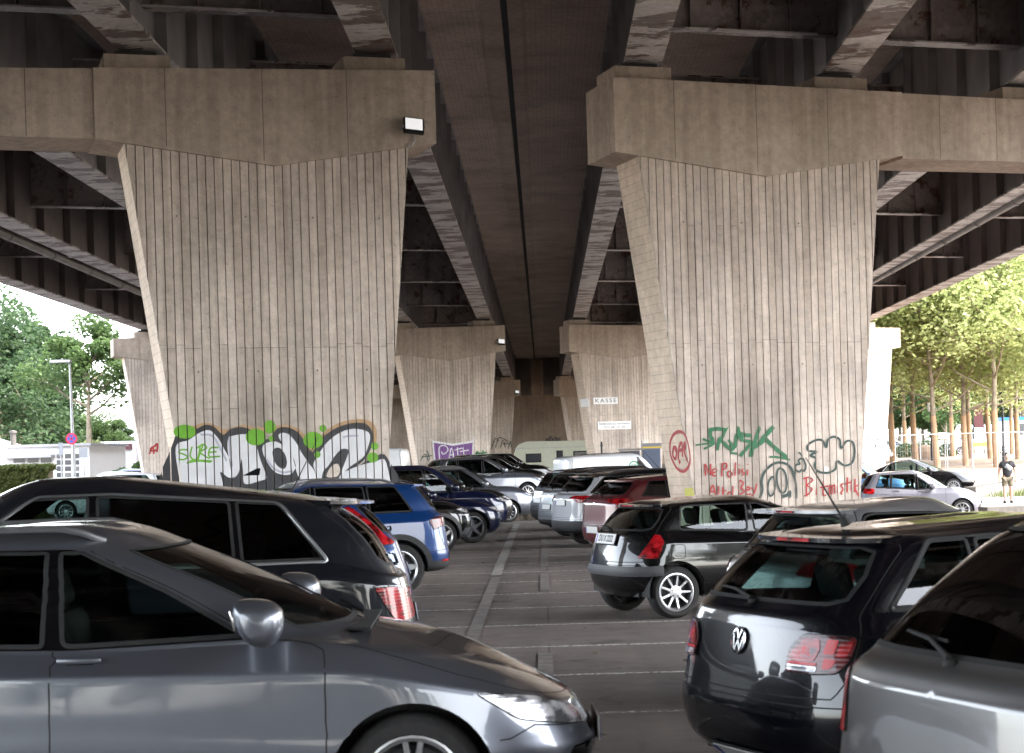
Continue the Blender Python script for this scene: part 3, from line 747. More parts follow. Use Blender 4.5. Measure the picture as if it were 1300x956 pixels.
    s_.tube([cc-e1*rr, cc+e1*rr], .018, 5); s_.tube([cc, cc-e2*rr if e2.z > 0 else cc+e2*rr], .02, 5); s_.lathe([(.07, 0), (.06, .03), (0, .035)], cc, 'Z', 12)
    s_.build('steering_wheel', 'interior', root, 40)
    # --- mirrors
    mz = t['belt']+.12 if base != 'van' else t['belt']+.2; mx = t['cowl']-.52+kw.get('mx', 0)
    ms_ = kw.get('mscale', 1.)
    for sd in (1, -1):
        m_ = MB(); y0 = (W-.06)
        pr_ = cr([(-.075, .060), (-.045, .088), (.05, .080), (.098, .040), (.100, -.035), (.055, -.088), (-.01, -.078), (-.06, -.020), (-.075, .060)], 4)[:-1]; vs = []; n_ = len(pr_)
        secs = [(-.125, .55), (-.115, .80), (-.08, .95), (0, 1.), (.07, .96), (.11, .82), (.128, .55)]
        for yy, kk in secs: vs += [Vector((mx+x_*kk*ms_+.01, (y0+.13+yy*ms_)*sd, mz+z_*kk*ms_)) for x_, z_ in pr_]
        m_.add(vs, [tuple(range(n_)), tuple(range(6*n_, 7*n_))]+[(k*n_+i, k*n_+(i+1) % n_, (k+1)*n_+(i+1) % n_, (k+1)*n_+i) for k in range(6) for i in range(n_)], 0)
        m_.box((mx-.062*ms_, (y0+.135)*sd, mz+.02), (.012, .17*ms_, .075*ms_), 1, Matrix.Rotation(R(-12), 3, 'Y'), .004)
        m_.tube([(mx+.01, (y0-.03)*sd, mz-.085), (mx+.01, (y0+.06)*sd, mz-.065)], [.035, .03], 8, 2)
        m_.build('side_mirror', [kw.get('mirror', paint_), 'chrome', 'cladding'], root, 40)
    # --- handles
    for sd in (1, -1):
        for hx in ([bp+.13] if kw.get('doors', 5) != 5 else [bp+.13, cp+.16]):
            v = 4.75; u = S.ux(hx, v)
            p = S.F(u, v, .022); hm = MB(); hm.box((p[0], p[1]*sd, p[2]), (.20, .022, .028), 0, None, .009)
            p2 = S.F(u, v, .002); hm.box((p2[0], p2[1]*sd, p2[2]), (.12, .006, .05), 1, None, .002)
            hm.build('door_handle', [paint_, 'seam_black'], root, 30)
    # --- roof rails
    if kw.get('rails'):
        for sd in (1, -1):
            rl = MB(); pts = []; n = 16
            for i in range(n+1):
                x = t['rtop']+.35+(t['wtop']-.25-t['rtop']-.35)*i/n
                u = S.ux(x, 8.3); q = S.F(u, 8.35); e = min(i, n-i)/2.; lift = .055*min(1, e)**.7-.012*(e < .1)
                pts.append((q[0], q[1]*sd, q[2]+max(lift, -.005)))
            rl.tube(pts, .017, 8); rl.build('roof_rail', [kw['rails']], root, 40)
    # --- spoiler
    sp = kw.get('spoiler', .0)
    if sp:
        m_ = MB(); n = 16; vs = []; um = .215
        top = [S.F(um*i/n, 8.35) for i in range(n+1)]
        for q in top: vs.append(q+np.array([0, 0, .004]))
        for i, q in enumerate(top):
            e = S.F(um*i/n, 8.0); vs.append(np.array([e[0]-sp*(1-.35*(i/n)**4), e[1]*1.0, e[2]+.012]))
        for i, q in enumerate(top):
            e = S.F(um*i/n, 8.0); vs.append(np.array([e[0]-sp*(1-.35*(i/n)**4), e[1]*1.0, e[2]-.010]))
        for i, q in enumerate(top): vs.append(S.F(um*i/n, 7.82)+np.array([.0, 0, 0]))
        fs = [(r_*(n+1)+i, r_*(n+1)+i+1, (r_+1)*(n+1)+i+1, (r_+1)*(n+1)+i) for r_ in range(3) for i in range(n)]
        fs.append((n, 2*n+1, 3*n+2, 4*n+3))
        for sd in (1, -1): m_.add([(q[0], q[1]*sd, q[2]) for q in vs], fs, 0)
        if kw.get('stop', 1):
            e = S.F(0, 8.0); m_.box((e[0]-sp-.001, 0, e[2]+.0), (.006, .30, .016), 1)
        m_.build('spoiler', [kw.get('roofpaint', paint_), 'lens_red'], root, 35)
    # --- rear plate, wiper, bumper lights
    pv = kw.get('platev', 3.3)
    if pv:
        pp = S.F(0, pv, .012); nn = S.Nn(0, pv); ang = math.atan2(nn[2], -nn[0])
        e = MB(); rt = Matrix.Rotation(ang, 3, 'Y')
        e.box(pp, (.012, .52, .115), 0, rt, .004); e.box(Vector(pp)+rt @ Vector((-.0065, .245, 0)), (.003, .03, .10), 1, rt)
        if kw.get('plate'):
            vs, fs = textmesh(kw['plate'], .105, 0, bold=True)
            e.add([Vector(pp)+rt @ Vector((-.0085, -v.x*.80-.012, v.y)) for v in vs], fs, 2)
        fr = MB(); e.build('number_plate', ['plate_white', 'plate_blue', 'plate_black'], root)
        fr.box(Vector(pp)+rt @ Vector((.006, 0, 0)), (.012, .54, .135), 0, rt, .004); fr.build('plate_holder', ['cladding'], root)
    fpz = S.F(1, 2.3, .012); e = MB(); e.box(fpz, (.012, .52, .115), 0, None, .004); e.box((fpz[0]+.006, -.245, fpz[2]), (.003, .03, .10), 1); e.build('number_plate', ['plate_white', 'plate_blue'], root)
    if kw.get('wiper', 1) and not kw.get('noback'):
        w_ = MB(); wv = rv0+.12 if not kw.get('rwpoly') else 6.25
        pv_ = lambda y, v, o: S.F(S.inv('R', abs(y), S.F(.0, v)[2], 6, 8)[0], v, o)*np.array([1, math.copysign(1, y), 1])
        w_.lathe([(.028, 0), (.025, .02), (0, .024)], S.F(0, rv0-.1, .0), 'Z', 12)
        w_.tube([pv_(-.01, rv0-.08, .03), pv_(.18, wv-.02, .035), pv_(.33, wv+.03, .028)], [.012, .009, .006], 6); w_.tube([pv_(.10, wv+.02, .014), pv_(.25, wv+.04, .014), pv_(.40, wv+.07, .014)], .007, 5)
        w_.build('rear_wiper', ['rubber'], root, 40)
    if kw.get('cladbump'):
        cb = MB(); ribbon(cb, S, [(0, 2.15), (.12, 2.15), (.20, 2.15), (.245, 2.2)], .11, .004, 0, raise_=.02); cb.build('bumper_strip', ['grey_cladding'], root, 0)
    if kw.get('fin'):
        f_ = MB(); z = H-.012; x = t['rtop']+.50
        f_.add([(x, .02, z), (x, -.02, z), (x+.12, .0, z), (x-.01, .003, z+.05), (x-.01, -.003, z+.05), (x+.02, 0, z+.048)], [(0, 3, 5, 2), (1, 2, 5, 4), (0, 1, 4, 3), (3, 4, 5)]); f_.build('antenna_fin', [kw.get('finpaint', paint_)], root, 60)
    if kw.get('aerial'):
        f_ = MB(); x, ln, back = kw['aerial']; z = H-.012
        f_.tube([(x, 0, z-.01), (x-.02, 0, z+.03)], [.032, .016], 8); f_.tube([(x-.02, 0, z+.02), (x-.02-back*ln, 0, z+ln)], [.007, .0025], 5); f_.build('aerial', 'rubber', root, 40)
    if kw.get('badge'): kw['badge'](S, root)
    if kw.get('extra'): kw['extra'](S, root)
    # front wipers
    if detail:
        w_ = MB()
        for y in (.0, .52):
            a = S.F(.955 if y == 0 else .86, 6.0, .02); b_ = S.F(.9 if y == 0 else .80, 6.25, .02)
            w_.tube([a*np.array([1, 1, 1]), b_], .008, 5)
        w_.box((t['cowl']+.02, 0, t['cowlz']-.005), (.10, 2*W-.75, .012), 0); w_.build('wiper', 'rubber', root, 40)
    return root, S
# ---------------------------------------------------------------- viaduct
ROWS = [29.5, 82.4, 135.2]; BS = -10/2400
random.seed(5)
def topdz(s): return 6.14-.028*abs(s) if s < 0 else 6.12-.014*abs(s)
def bw(s, n, dz, Y0): X = s*ES[0]+n*EN[0]; Y = Y0+s*ES[1]+n*EN[1]; return (X, Y, CAMZ+dz+BS*Y)
def sz(s, n, z, Y0): return (s*ES[0]+n*EN[0], Y0+s*ES[1]+n*EN[1], z)
PITCH = .127; GRV = .0135
def wall_edges(c, zt): return (lambda z: c-2.22+.143*(zt-z)), (lambda z: c+2.08-.095*(zt-z))
def clip(poly, a, b, c):      # keep a*x+b*y<=c
    out = []; n = len(poly)
    for i in range(n):
        p, q = poly[i], poly[(i+1) % n]; fp, fq = a*p[0]+b*p[1]-c, a*q[0]+b*q[1]-c
        if fp <= 0: out.append(p)
        if fp*fq < 0: t = fp/(fp-fq); out.append((p[0]+(q[0]-p[0])*t, p[1]+(q[1]-p[1])*t))
    return out
PIERS = {}
def pier_wall(root, off, c, Y0, near):
    ZT = CAMZ+5.0+BS*Y0; zb = -.7; le, re = wall_edges(c, ZT)
    outer = [(le(zb), zb), (re(zb), zb), (re(ZT), ZT), (le(ZT), ZT)]
    core = MB(); n0, n1 = .085, 1.08
    core.add([sz(s, n0, z, Y0) for s, z in outer], [(0, 1, 2, 3)], 0)
    core.prism(outer, lambda p: sz(p[0], n0+.001, p[1], Y0), lambda p: sz(p[0], n1, p[1], Y0), 1)
    w = core.build('wall', ['concrete_core', 'concrete_flank'], root, off=off)
    b = MB(); s = c-2.3; k = 0; zj = 3.55
    while s < c+2.2:
        zq = zj+random.choice((0, 0, 0, .05, -.06, 1.9, -.9))
        for (za, zc_) in ((zb, zq-.003), (zq+.003, ZT)):
            q = clip(clip(outer, -1, 0, -(s+GRV/2)), 1, 0, s+PITCH-GRV/2)
            q = clip(clip(q, 0, -1, -za), 0, 1, zc_)
            if len(q) > 2:
                d = .05-random.random()*.008
                b.prism(q, lambda p: sz(p[0], d, p[1], Y0), lambda p: sz(p[0], .088, p[1], Y0), 0)
        s += PITCH; k += 1
    if near:
        for z in (3.2, 5.5):
            for i in range(4):
                ss = le(z)+(re(z)-le(z))*(i+.5)/4; ss = c-2.3+(round((ss-c+2.3)/PITCH)+.5)*PITCH
                pts = [(ss+.014*math.cos(2*math.pi*k/8), z+.014*math.sin(2*math.pi*k/8)) for k in range(8)]
                b.prism(pts, lambda p: sz(p[0], .040, p[1], Y0), lambda p: sz(p[0], .06, p[1], Y0), 1)
    b.build('board_face', ['concrete_board', 'seam'], root, off=off)
    return w
def build_row(r, Y0):
    out = []
    for side, cs in ((-1, (-4.08, -15.6)), (1, (3.96, 15.1))):
        off = sz(cs[0], .5, 0, Y0)
        nm = ['nearest', 'second', 'farthest'][r]
        lab = {(-1, 0): 'broad concrete pier left of the lane with large white and black graffiti', (1, 0): 'broad concrete pier right of the lane with red and green handwriting graffiti',
               (-1, 1): 'second row concrete pier left of the lane with a purple graffiti panel', (1, 1): 'second row concrete pier right of the lane carrying two white signs',
               (-1, 2): 'farthest concrete pier left of the lane with dark scrawled graffiti', (1, 2): 'farthest concrete pier right of the lane behind the caravan'}[(side, r)]
        root = empty('viaduct_pier', off, 0, lab, 'bridge pier', 'concrete piers of the viaduct')
        PIERS[(side, r)] = (root, off)
        for c in cs:
            if r == 0 and abs(c) > 10 and False: continue
            pier_wall(root, off, c, Y0, r == 0)
            hd = MB(); a, b = c-2.62, c+2.5
            if abs(c) > 10 and side < 0: a -= 0
            poly = [(a, 4.92), (c, 4.58), (b, 4.98), (b, topdz(b)), (c, topdz(c)), (a, topdz(a))]
            hd.prism(poly, lambda p: bw(p[0], .0, p[1], Y0), lambda p: bw(p[0], 1.30, p[1], Y0), 0)
            sm = hd
            for f in (.2, .48, .73):
                s = a+(b-a)*f; zb_ = 4.60+abs(s-c)*.13+.03; sm.add([bw(s-.006, -.003, zb_, Y0), bw(s+.006, -.003, zb_, Y0), bw(s+.006, -.003, topdz(s), Y0), bw(s-.006, -.003, topdz(s), Y0)], [(0, 1, 2, 3)], 1)
            hd.build('pier_head', ['concrete_cap', 'seam'], root, off=off)
        # crossbeam pieces between and beside the heads
        lo, hi = sorted(cs); cb = MB()
        segs = [(lo+2.5, hi-2.62)]
        if side < 0: segs.append((lo-3.2, lo-2.62)) if False else None
        for a, b in segs:
            poly = [(a+.004, 4.93), (b-.004, 4.93), (b-.004, topdz(b)-.004), (a+.004, topdz(a)-.004)]
            cb.prism(poly, lambda p: bw(p[0], .05, p[1], Y0), lambda p: bw(p[0], 1.25, p[1], Y0), 0)
            for f in (.12, .3, .48, .66, .85):
                s = a+(b-a)*f; cb.add([bw(s-.006, .047, 4.94, Y0), bw(s+.006, .047, 4.94, Y0), bw(s+.006, .047, topdz(s)-.01, Y0), bw(s-.006, .047, topdz(s)-.01, Y0)], [(0, 1, 2, 3)], 1)
        cb.build('crossbeam', ['concrete_cap', 'seam'], root, off=off)
        for X in GX[side]:
            s = X/ES[0]+.6*TS*.3; p = MB(); t = topdz(s)
            for (a, b, z0, z1, n0, n1, mi) in ((s-.48, s+.48, t-.02, t+.24, .22, 1.10, 0), (s-.30, s+.30, t+.24, t+.325, .38, .95, 1)):
                p.prism([(a, z0), (b, z0), (b, z1), (a, z1)], lambda q: bw(q[0], n0, q[1], Y0), lambda q: bw(q[0], n1, q[1], Y0), mi)
            p.build('pedestal', ['concrete_cap', 'bearing_black'], root, off=off)
GX = {-1: (-2.4, -5.8, -9.2, -12.6, -16.1), 1: (1.79, 5.13, 8.5, 11.8, 15.1)}
YA, YB = -110., 170.
def ext(mb, prof, y0, y1, mi=0):     # profile (X, dz) swept along the road
    n = len(prof); vs = [(x, y0, CAMZ+d+BS*y0) for x, d in prof]+[(x, y1, CAMZ+d+BS*y1) for x, d in prof]
    mb.add(vs, [tuple(range(n-1, -1, -1)), tuple(range(n, 2*n))]+[(i, (i+1) % n, n+(i+1) % n, n+i) for i in range(n)], mi)
def rect(x0, x1, d0, d1): return [(x0, d0), (x1, d0), (x1, d1), (x0, d1)]
def build_deck(side):
    root = empty('viaduct_deck', (side*9, 60, 9), 0, 'long steel girder deck of the viaduct overhead, %s of the dark central gap' % ('left' if side < 0 else 'right'), 'bridge deck', 'twin decks of the viaduct')
    off = (side*9, 60, 9); sl = MB(); Gs = GX[side]
    zs = [topdz(x)+.34+2.78 for x in Gs]
    inner = -.60 if side < 0 else -.47
    xs = [inner]+list(Gs)+[Gs[-1]+side*1.5]; ds = [zs[0]+.02]+zs+[zs[-1]+.12]
    for i in range(len(xs)-1):
        a, b = (xs[i], ds[i]), (xs[i+1], ds[i+1])
        if a[0] > b[0]: a, b = b, a
        ext(sl, [a, b, (b[0], b[1]+.4), (a[0], a[1]+.4)], YA, YB, 0)
    # thickened strip along the gap
    e0, e1 = (-1.02, -.60) if side < 0 else (-.47, -.17)
    ext(sl, rect(e0, e1, ds[0]-.05, ds[0]+.3), YA, YB, 2)
    y = YA+3
    while y < YB:
        a, b = sorted((e0 if side < 0 else e1, Gs[0])); d = min(ds[0], ds[1])-.004
        d0 = ds[0]-.012 if side > 0 else ds[1]-.012; d1 = ds[1]-.012 if side > 0 else ds[0]-.012
        sl.add([(a, y, CAMZ+d0+BS*y), (b, y, CAMZ+d1+BS*y), (b, y+.018, CAMZ+d1+BS*y), (a, y+.018, CAMZ+d0+BS*y)], [(0, 1, 2, 3)], 1); y += 4.4
    xe = Gs[-1]+side*1.5
    ext(sl, rect(*sorted((xe, xe+side*.25)), ds[-1]-.25, ds[-1]+.95), YA, YB, 2)
    sl.build('deck_slab', ['concrete_soffit', 'seam', 'concrete_slab'], root, off=off)
    if side < 0:
        c = MB(); ext(c, rect(-.85, -.25, ds[0]+.12, ds[0]+.15), YA, YB, 0); c.build('joint_cover', ['bearing_black'], root, off=off)
    for i, X in enumerate(Gs):
        g = MB(); d = topdz(X)+.335; hw = .31; zt = zs[i]
        ext(g, rect(X-hw, X+hw, d, d+.045), YA, YB, 0)
        ext(g, rect(X-.012, X+.012, d+.045, zt-.02), YA, YB, 1)
        ext(g, rect(X-.2, X+.2, zt-.03, zt-.003), YA, YB, 1)
        y = YA+1.3
        while y < YB:
            for sd in (1, -1):
                z0 = CAMZ+d+.05+BS*y; z1 = CAMZ+zt-.04+BS*y
                g.box((X+sd*.105, y, (z0+z1)/2), (.18, .022, z1-z0), 1)
            y += 2.65
        g.build('girder', ['girder_flange', 'girder_brown' if abs(X) > 10 else 'girder_web'], root, off=off)
    ys = []; y = ROWS[0]-10.58*12
    k = 0
    while y < YB-2:
        f = MB()
        for i in range(len(Gs)-1):
            a, b = sorted((Gs[i], Gs[i+1])); a += .02; b -= .02
            d = topdz((a+b)/2)+.335+.62; zt = min(zs[i], zs[i+1])
            def q(x, dz, n): Y = y+x*TS+n; return (x, Y, CAMZ+dz+BS*Y)
            for (d0, d1, n0, n1, mi) in ((d+.03, d+1.45, .59, .61, 1), (d, d+.03, .43, .77, 0), (d+1.45, d+1.48, .5, .7, 0)):
                f.add([q(x, dz, n) for x in (a, b) for dz in (d0, d1) for n in (n0, n1)], [(0, 1, 3, 2), (4, 6, 7, 5), (0, 4, 5, 1), (2, 3, 7, 6), (0, 2, 6, 4), (1, 5, 7, 3)], mi)
            for x in (a+.8, (a+b)/2, b-.8):
                f.add([q(xx, dz, n) for xx in (x-.01, x+.01) for dz in (d+.03, d+1.45) for n in (.45, .59)], [(0, 1, 3, 2), (4, 6, 7, 5), (0, 4, 5, 1), (2, 3, 7, 6), (0, 2, 6, 4), (1, 5, 7, 3)], 1)
        f.build('cross_frame', ['girder_flange', 'diaphragm'], root, off=off); y += 10.58; k += 1
    p = MB(); px, pd = (-13.25, 6.12) if side < 0 else (12.05, 6.28)
    p.tube([(px, YA+(YB-YA)*i/60, CAMZ+pd+BS*(YA+(YB-YA)*i/60)) for i in range(61)], .11, 10)
    y = YA+2
    while y < YB: p.lathe([(.11, -.06), (.135, -.06), (.135, .06), (.11, .06)], (px, y, CAMZ+pd+BS*y), 'Y', 10); p.box((px, y+1.5, CAMZ+pd+.22+BS*y), (.04, .04, .35)); y += 4.2
    p.build('drain_pipe', ['pipe_grey'], root, 40, off=off)
for r, Y0 in enumerate(ROWS): build_row(r, Y0)
build_deck(-1); build_deck(1)
# abutment at the far end
ab = empty('abutment', (0, 161, 0), 0, 'concrete end wall closing the viaduct behind the caravan', 'bridge abutment')
m = MB(); zt = 1.8+79*160/2400
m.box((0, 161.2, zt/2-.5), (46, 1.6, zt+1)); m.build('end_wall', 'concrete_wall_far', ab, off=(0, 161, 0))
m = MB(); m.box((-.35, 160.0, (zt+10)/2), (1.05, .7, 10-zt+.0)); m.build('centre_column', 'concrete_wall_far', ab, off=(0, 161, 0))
m = MB(); m.box((0, 163.5, (zt+10.5)/2), (46, 1.0, 10.5-zt)); m.build('rear_wall', 'girder_brown', ab, off=(0, 161, 0))

# ---------------------------------------------------------------- writing and graffiti (flat paint on the pier planes)
class Plane:
    def __init__(s, o, e1, e2, grooves=None): s.o = Vector(o); s.e1 = Vector(e1).normalized(); s.e2 = Vector(e2); s.e2.normalize(); s.n = s.e1.cross(s.e2).normalized(); s.g = grooves
    def px(s, x, y):
        a, b = AB(x, y); d = Vector((a/FPX, 1, b/FPX)); c = Vector((0, 0, CAMZ)); t = (s.o-c).dot(s.n)/d.dot(s.n); q = c+d*t-s.o
        # e1,e2 may be oblique
        A = s.e1.dot(s.e1), s.e1.dot(s.e2), s.e2.dot(s.e2); r1, r2 = q.dot(s.e1), q.dot(s.e2); det = A[0]*A[2]-A[1]**2
        return ((r1*A[2]-r2*A[1])/det, (r2*A[0]-r1*A[1])/det)
    def w(s, p): return s.o+s.e1*p[0]+s.e2*p[1]
def graffiti(pl, items, root, off, name='graffiti', lift=0.):
    """items: ('f', px polygon, mat) or ('s', px polyline, width px, mat)"""
    V = []; E = []; lay = []; mats = []
    def addp(p, closed=True):
        n = len(V); V.extend(p); E.extend([(n+i, n+i+1) for i in range(len(p)-1)]+([(n+len(p)-1, n)] if closed else []))
    for it in items:
        mt = it[-1]
        if mt not in mats: mats.append(mt)
        mi = mats.index(mt)
        if it[0] == 'f':
            p = [pl.px(*q) for q in (cr(it[1]+[it[1][0]]) [:-1] if len(it) == 3 else it[1])]; addp(p); lay.append(('f', p, mi))
        else:
            q = [pl.px(*z) for z in cr(it[1])]; a, b = it[1][0]; w0 = pl.px(a, b); w1 = pl.px(a+it[2], b); hw = abs(w1[0]-w0[0])/2 if it[0] == 's' else it[2]/2
            hw = max(hw*1.3, .004); Lp, Rp = [], []
            for i, z in enumerate(q):
                u, v = q[max(i-1, 0)], q[min(i+1, len(q)-1)]; dx, dy = v[0]-u[0], v[1]-u[1]; l = math.hypot(dx, dy)+1e-9
                Lp.append((z[0]-dy/l*hw, z[1]+dx/l*hw)); Rp.append((z[0]+dy/l*hw, z[1]-dx/l*hw))
            addp(Lp+Rp[::-1]); lay.append(('s', q, hw, mi))
    xs = [v[0] for v in V]; ys = [v[1] for v in V]; x0, x1, y0, y1 = min(xs)-.01, max(xs)+.01, min(ys)-.01, max(ys)+.01
    gs = []
    if pl.g is not None:
        k = math.floor((x0-pl.g)/PITCH)
        while pl.g+k*PITCH < x1+PITCH:
            s = pl.g+k*PITCH; gs.append(s)
            for e in (s-GRV/2-.001, s+GRV/2+.001): addp([(e, y0), (e, y1)], False)
            k += 1
    r = delaunay_2d_cdt([Vector(v) for v in V], E, [], 0, 1e-5)
    mb = MB(); vs = [tuple(pl.w(p)+pl.n*lift) for p in r[0]]; fs = []; ms = []
    for t in r[2]:
        cx = sum(r[0][k][0] for k in t)/len(t); cy = sum(r[0][k][1] for k in t)/len(t)
        if any(abs(cx-g) < GRV/2 for g in gs): continue
        hit = None
        for L_ in reversed(lay):
            if L_[0] == 'f':
                if pin(cx, cy, L_[1]): hit = L_[2]; break
            else:
                q, hw = L_[1], L_[2]; ok = False
                for i in range(len(q)-1):
                    ax, ay = q[i]; bx, by = q[i+1]; dx, dy = bx-ax, by-ay; tt = max(0, min(1, ((cx-ax)*dx+(cy-ay)*dy)/(dx*dx+dy*dy+1e-12)))
                    if (cx-ax-dx*tt)**2+(cy-ay-dy*tt)**2 <= (hw*1.0)**2: ok = True; break
                if ok: hit = L_[3]; break
        if hit is None: continue
        fs.append(tuple(t)); ms.append(hit)
    used = sorted({k for t in fs for k in t}); mp = {k: i for i, k in enumerate(used)}
    mb.v = [vs[k] for k in used]; mb.f = [tuple(mp[k] for k in t) for t in fs]; mb.m = ms
    return mb.build(name, mats, root, off=off)
def front_plane(c, Y0): return Plane(sz(0, .034, 0, Y0), (ES[0], ES[1], 0), (0, 0, 1), c-2.3)
def flank_plane(c, Y0):
    ZT = CAMZ+5.0+BS*Y0; e2 = (-.143*ES[0], -.143*ES[1], 1); s0 = c-2.22+.143*ZT
    return Plane(Vector(sz(s0, 0, 0, Y0))+Vector((-ES[0]*.004, -ES[1]*.004, 0)), (EN[0], EN[1], 0), e2)
S_ = lambda pts, w, m: ('s', pts, w, m)
FL = lambda pts, m: ('f', pts, m)
def tr(pts, x0, y0, k, ky=None): ky = ky or k; return [(x0+a/k, y0+b/ky) for a, b in pts]
# large piece on the near left pier; coordinates read from a 4.333x enlargement with origin (200,500)
T = lambda pts: tr(pts, 200, 500, 4.333)
def blob(cx, cy, rx, ry, n=12): return [(cx+rx*math.cos(2*math.pi*i/n), cy+ry*math.sin(2*math.pi*i/n)) for i in range(n)]
pl = front_plane(-4.08, ROWS[0]); root, off = PIERS[(-1, 0)]
it = []
it.append(FL(T([(190, 185), (265, 158), (330, 178), (372, 196), (470, 170), (540, 185), (640, 178), (705, 170), (770, 190), (815, 235), (850, 290), (905, 225), (985, 165), (1090, 140), (1170, 150), (1205, 205), (1195, 300), (1150, 200), (1000, 220), (900, 300), (830, 310), (700, 215), (560, 220), (400, 230), (300, 200)]), 'orange_mist'))
it.append(FL(T([(88, 262), (150, 240), (205, 200), (265, 170), (315, 185), (360, 225), (400, 195), (465, 183), (525, 205), (575, 250), (620, 240), (660, 190), (720, 185), (775, 215), (815, 270), (850, 320), (880, 270), (925, 225), (1000, 180), (1085, 160), (1150, 168), (1182, 215), (1180, 280), (1150, 345), (1100, 400), (1170, 360), (1262, 350), (1275, 640), (90, 640)]), 'black_paint'))
it.append(FL(T([(100, 295), (170, 255), (230, 215), (285, 200), (330, 240), (365, 300), (398, 365), (402, 420), (396, 375), (385, 300), (388, 250), (410, 232), (480, 222), (520, 245), (548, 300), (565, 360), (595, 440), (600, 465), (560, 480), (480, 495), (470, 420), (462, 360), (450, 420), (430, 455), (390, 460), (345, 430), (360, 500), (370, 640), (140, 640), (125, 500)]), 'white_paint'))
it.append(FL(T([(578, 290), (600, 270), (650, 262), (690, 280), (665, 235), (680, 215), (720, 222), (760, 265), (790, 320), (830, 380), (870, 450), (880, 640), (815, 640), (790, 500), (765, 430), (745, 350), (760, 400), (735, 440), (690, 445), (640, 425), (600, 370), (580, 325)]), 'white_paint'))
it.append(FL(T([(632, 320), (650, 298), (675, 300), (702, 335), (712, 380), (700, 410), (675, 408), (645, 375)]), 'black_paint'))
it.append(FL(T([(870, 450), (858, 385), (890, 325), (935, 265), (1000, 215), (1075, 192), (1150, 205), (1170, 240), (1155, 300), (1130, 350), (1060, 400), (1010, 440), (1045, 340), (1050, 310), (1020, 302), (985, 330), (940, 395), (905, 450), (900, 640), (880, 640)]), 'white_paint'))
it.append(FL(T([(930, 455), (955, 400), (990, 385), (1005, 420), (985, 455)]), 'concrete_board'))
it.append(FL(T([(1000, 460), (1050, 420), (1120, 392), (1190, 375), (1258, 378), (1268, 640), (980, 640)]), 'white_paint'))
for p in ([(1020, 240), (1050, 232), (1105, 230)], [(600, 360), (640, 410), (690, 432), (740, 425)], [(395, 240), (400, 330), (410, 400)], [(240, 225), (300, 230), (340, 290), (380, 370)]): it.append(S_(T(p), 2.0, 'grey_shade_paint'))
for b in ((150, 208, 62, 38), (540, 238, 56, 46), (618, 182, 32, 36), (627, 247, 15, 17), (856, 255, 54, 46), (910, 190, 19, 20), (879, 334, 18, 18), (1194, 288, 20, 20), (1184, 350, 30, 28)): it.append(FL(T(blob(*b)), 'green_paint'))
for p in ([(165, 308), (130, 308), (118, 322), (150, 335), (165, 350), (140, 362), (115, 358)], [(190, 290), (180, 340), (200, 362), (222, 350), (235, 285)], [(222, 362), (250, 280)], [(215, 300), (250, 278), (270, 298), (235, 320), (265, 345), (285, 355)],
          [(335, 295), (290, 300), (285, 345), (345, 343)], [(288, 322), (325, 318)], [(160, 380), (220, 370), (290, 375)], [(180, 368), (240, 366), (300, 370)]): it.append(S_(T(p), 1.6, 'green_paint'))
graffiti(pl, it, root, off)
# near right pier: 5x enlargement, origin (840,510)
T = lambda pts: tr(pts, 840, 510, 5.0)
pl = front_plane(3.96, ROWS[0]); root, off = PIERS[(1, 0)]; it = []
G = 'green_tag'
for w, p in ((1.6, [(218, 275), (270, 268), (330, 262)]), (2.0, [(262, 235), (300, 252), (335, 262), (300, 285), (270, 300)]), (3.6, [(312, 180), (308, 215), (325, 240)]), (3.4, [(305, 178), (355, 172), (412, 180)]), (3.2, [(400, 185), (385, 225), (365, 250), (352, 308)]), (3.2, [(360, 232), (395, 262), (440, 305)]),
             (2.6, [(425, 240), (440, 265), (450, 285)]), (3.6, [(478, 215), (470, 270), (450, 300)]), (3.6, [(485, 165), (490, 195), (520, 210), (570, 215)]), (3.0, [(515, 205), (508, 240), (545, 250), (572, 258), (545, 290), (500, 345)]), (3.0, [(500, 205), (475, 240)]),
             (3.4, [(620, 165), (605, 220), (585, 270)]), (4.0, [(710, 160), (660, 215), (620, 265), (580, 285), (568, 350)]), (3.6, [(650, 225), (690, 265), (740, 310), (790, 350)]), (1.8, [(688, 350), (740, 352), (815, 368)]), (2.0, [(440, 325), (480, 330)]), (3.2, [(660, 240), (620, 270), (590, 290)]), (2.0, [(575, 350), (570, 320)])): it.append(S_(T(p), w, G))
RD = 'red_tag'
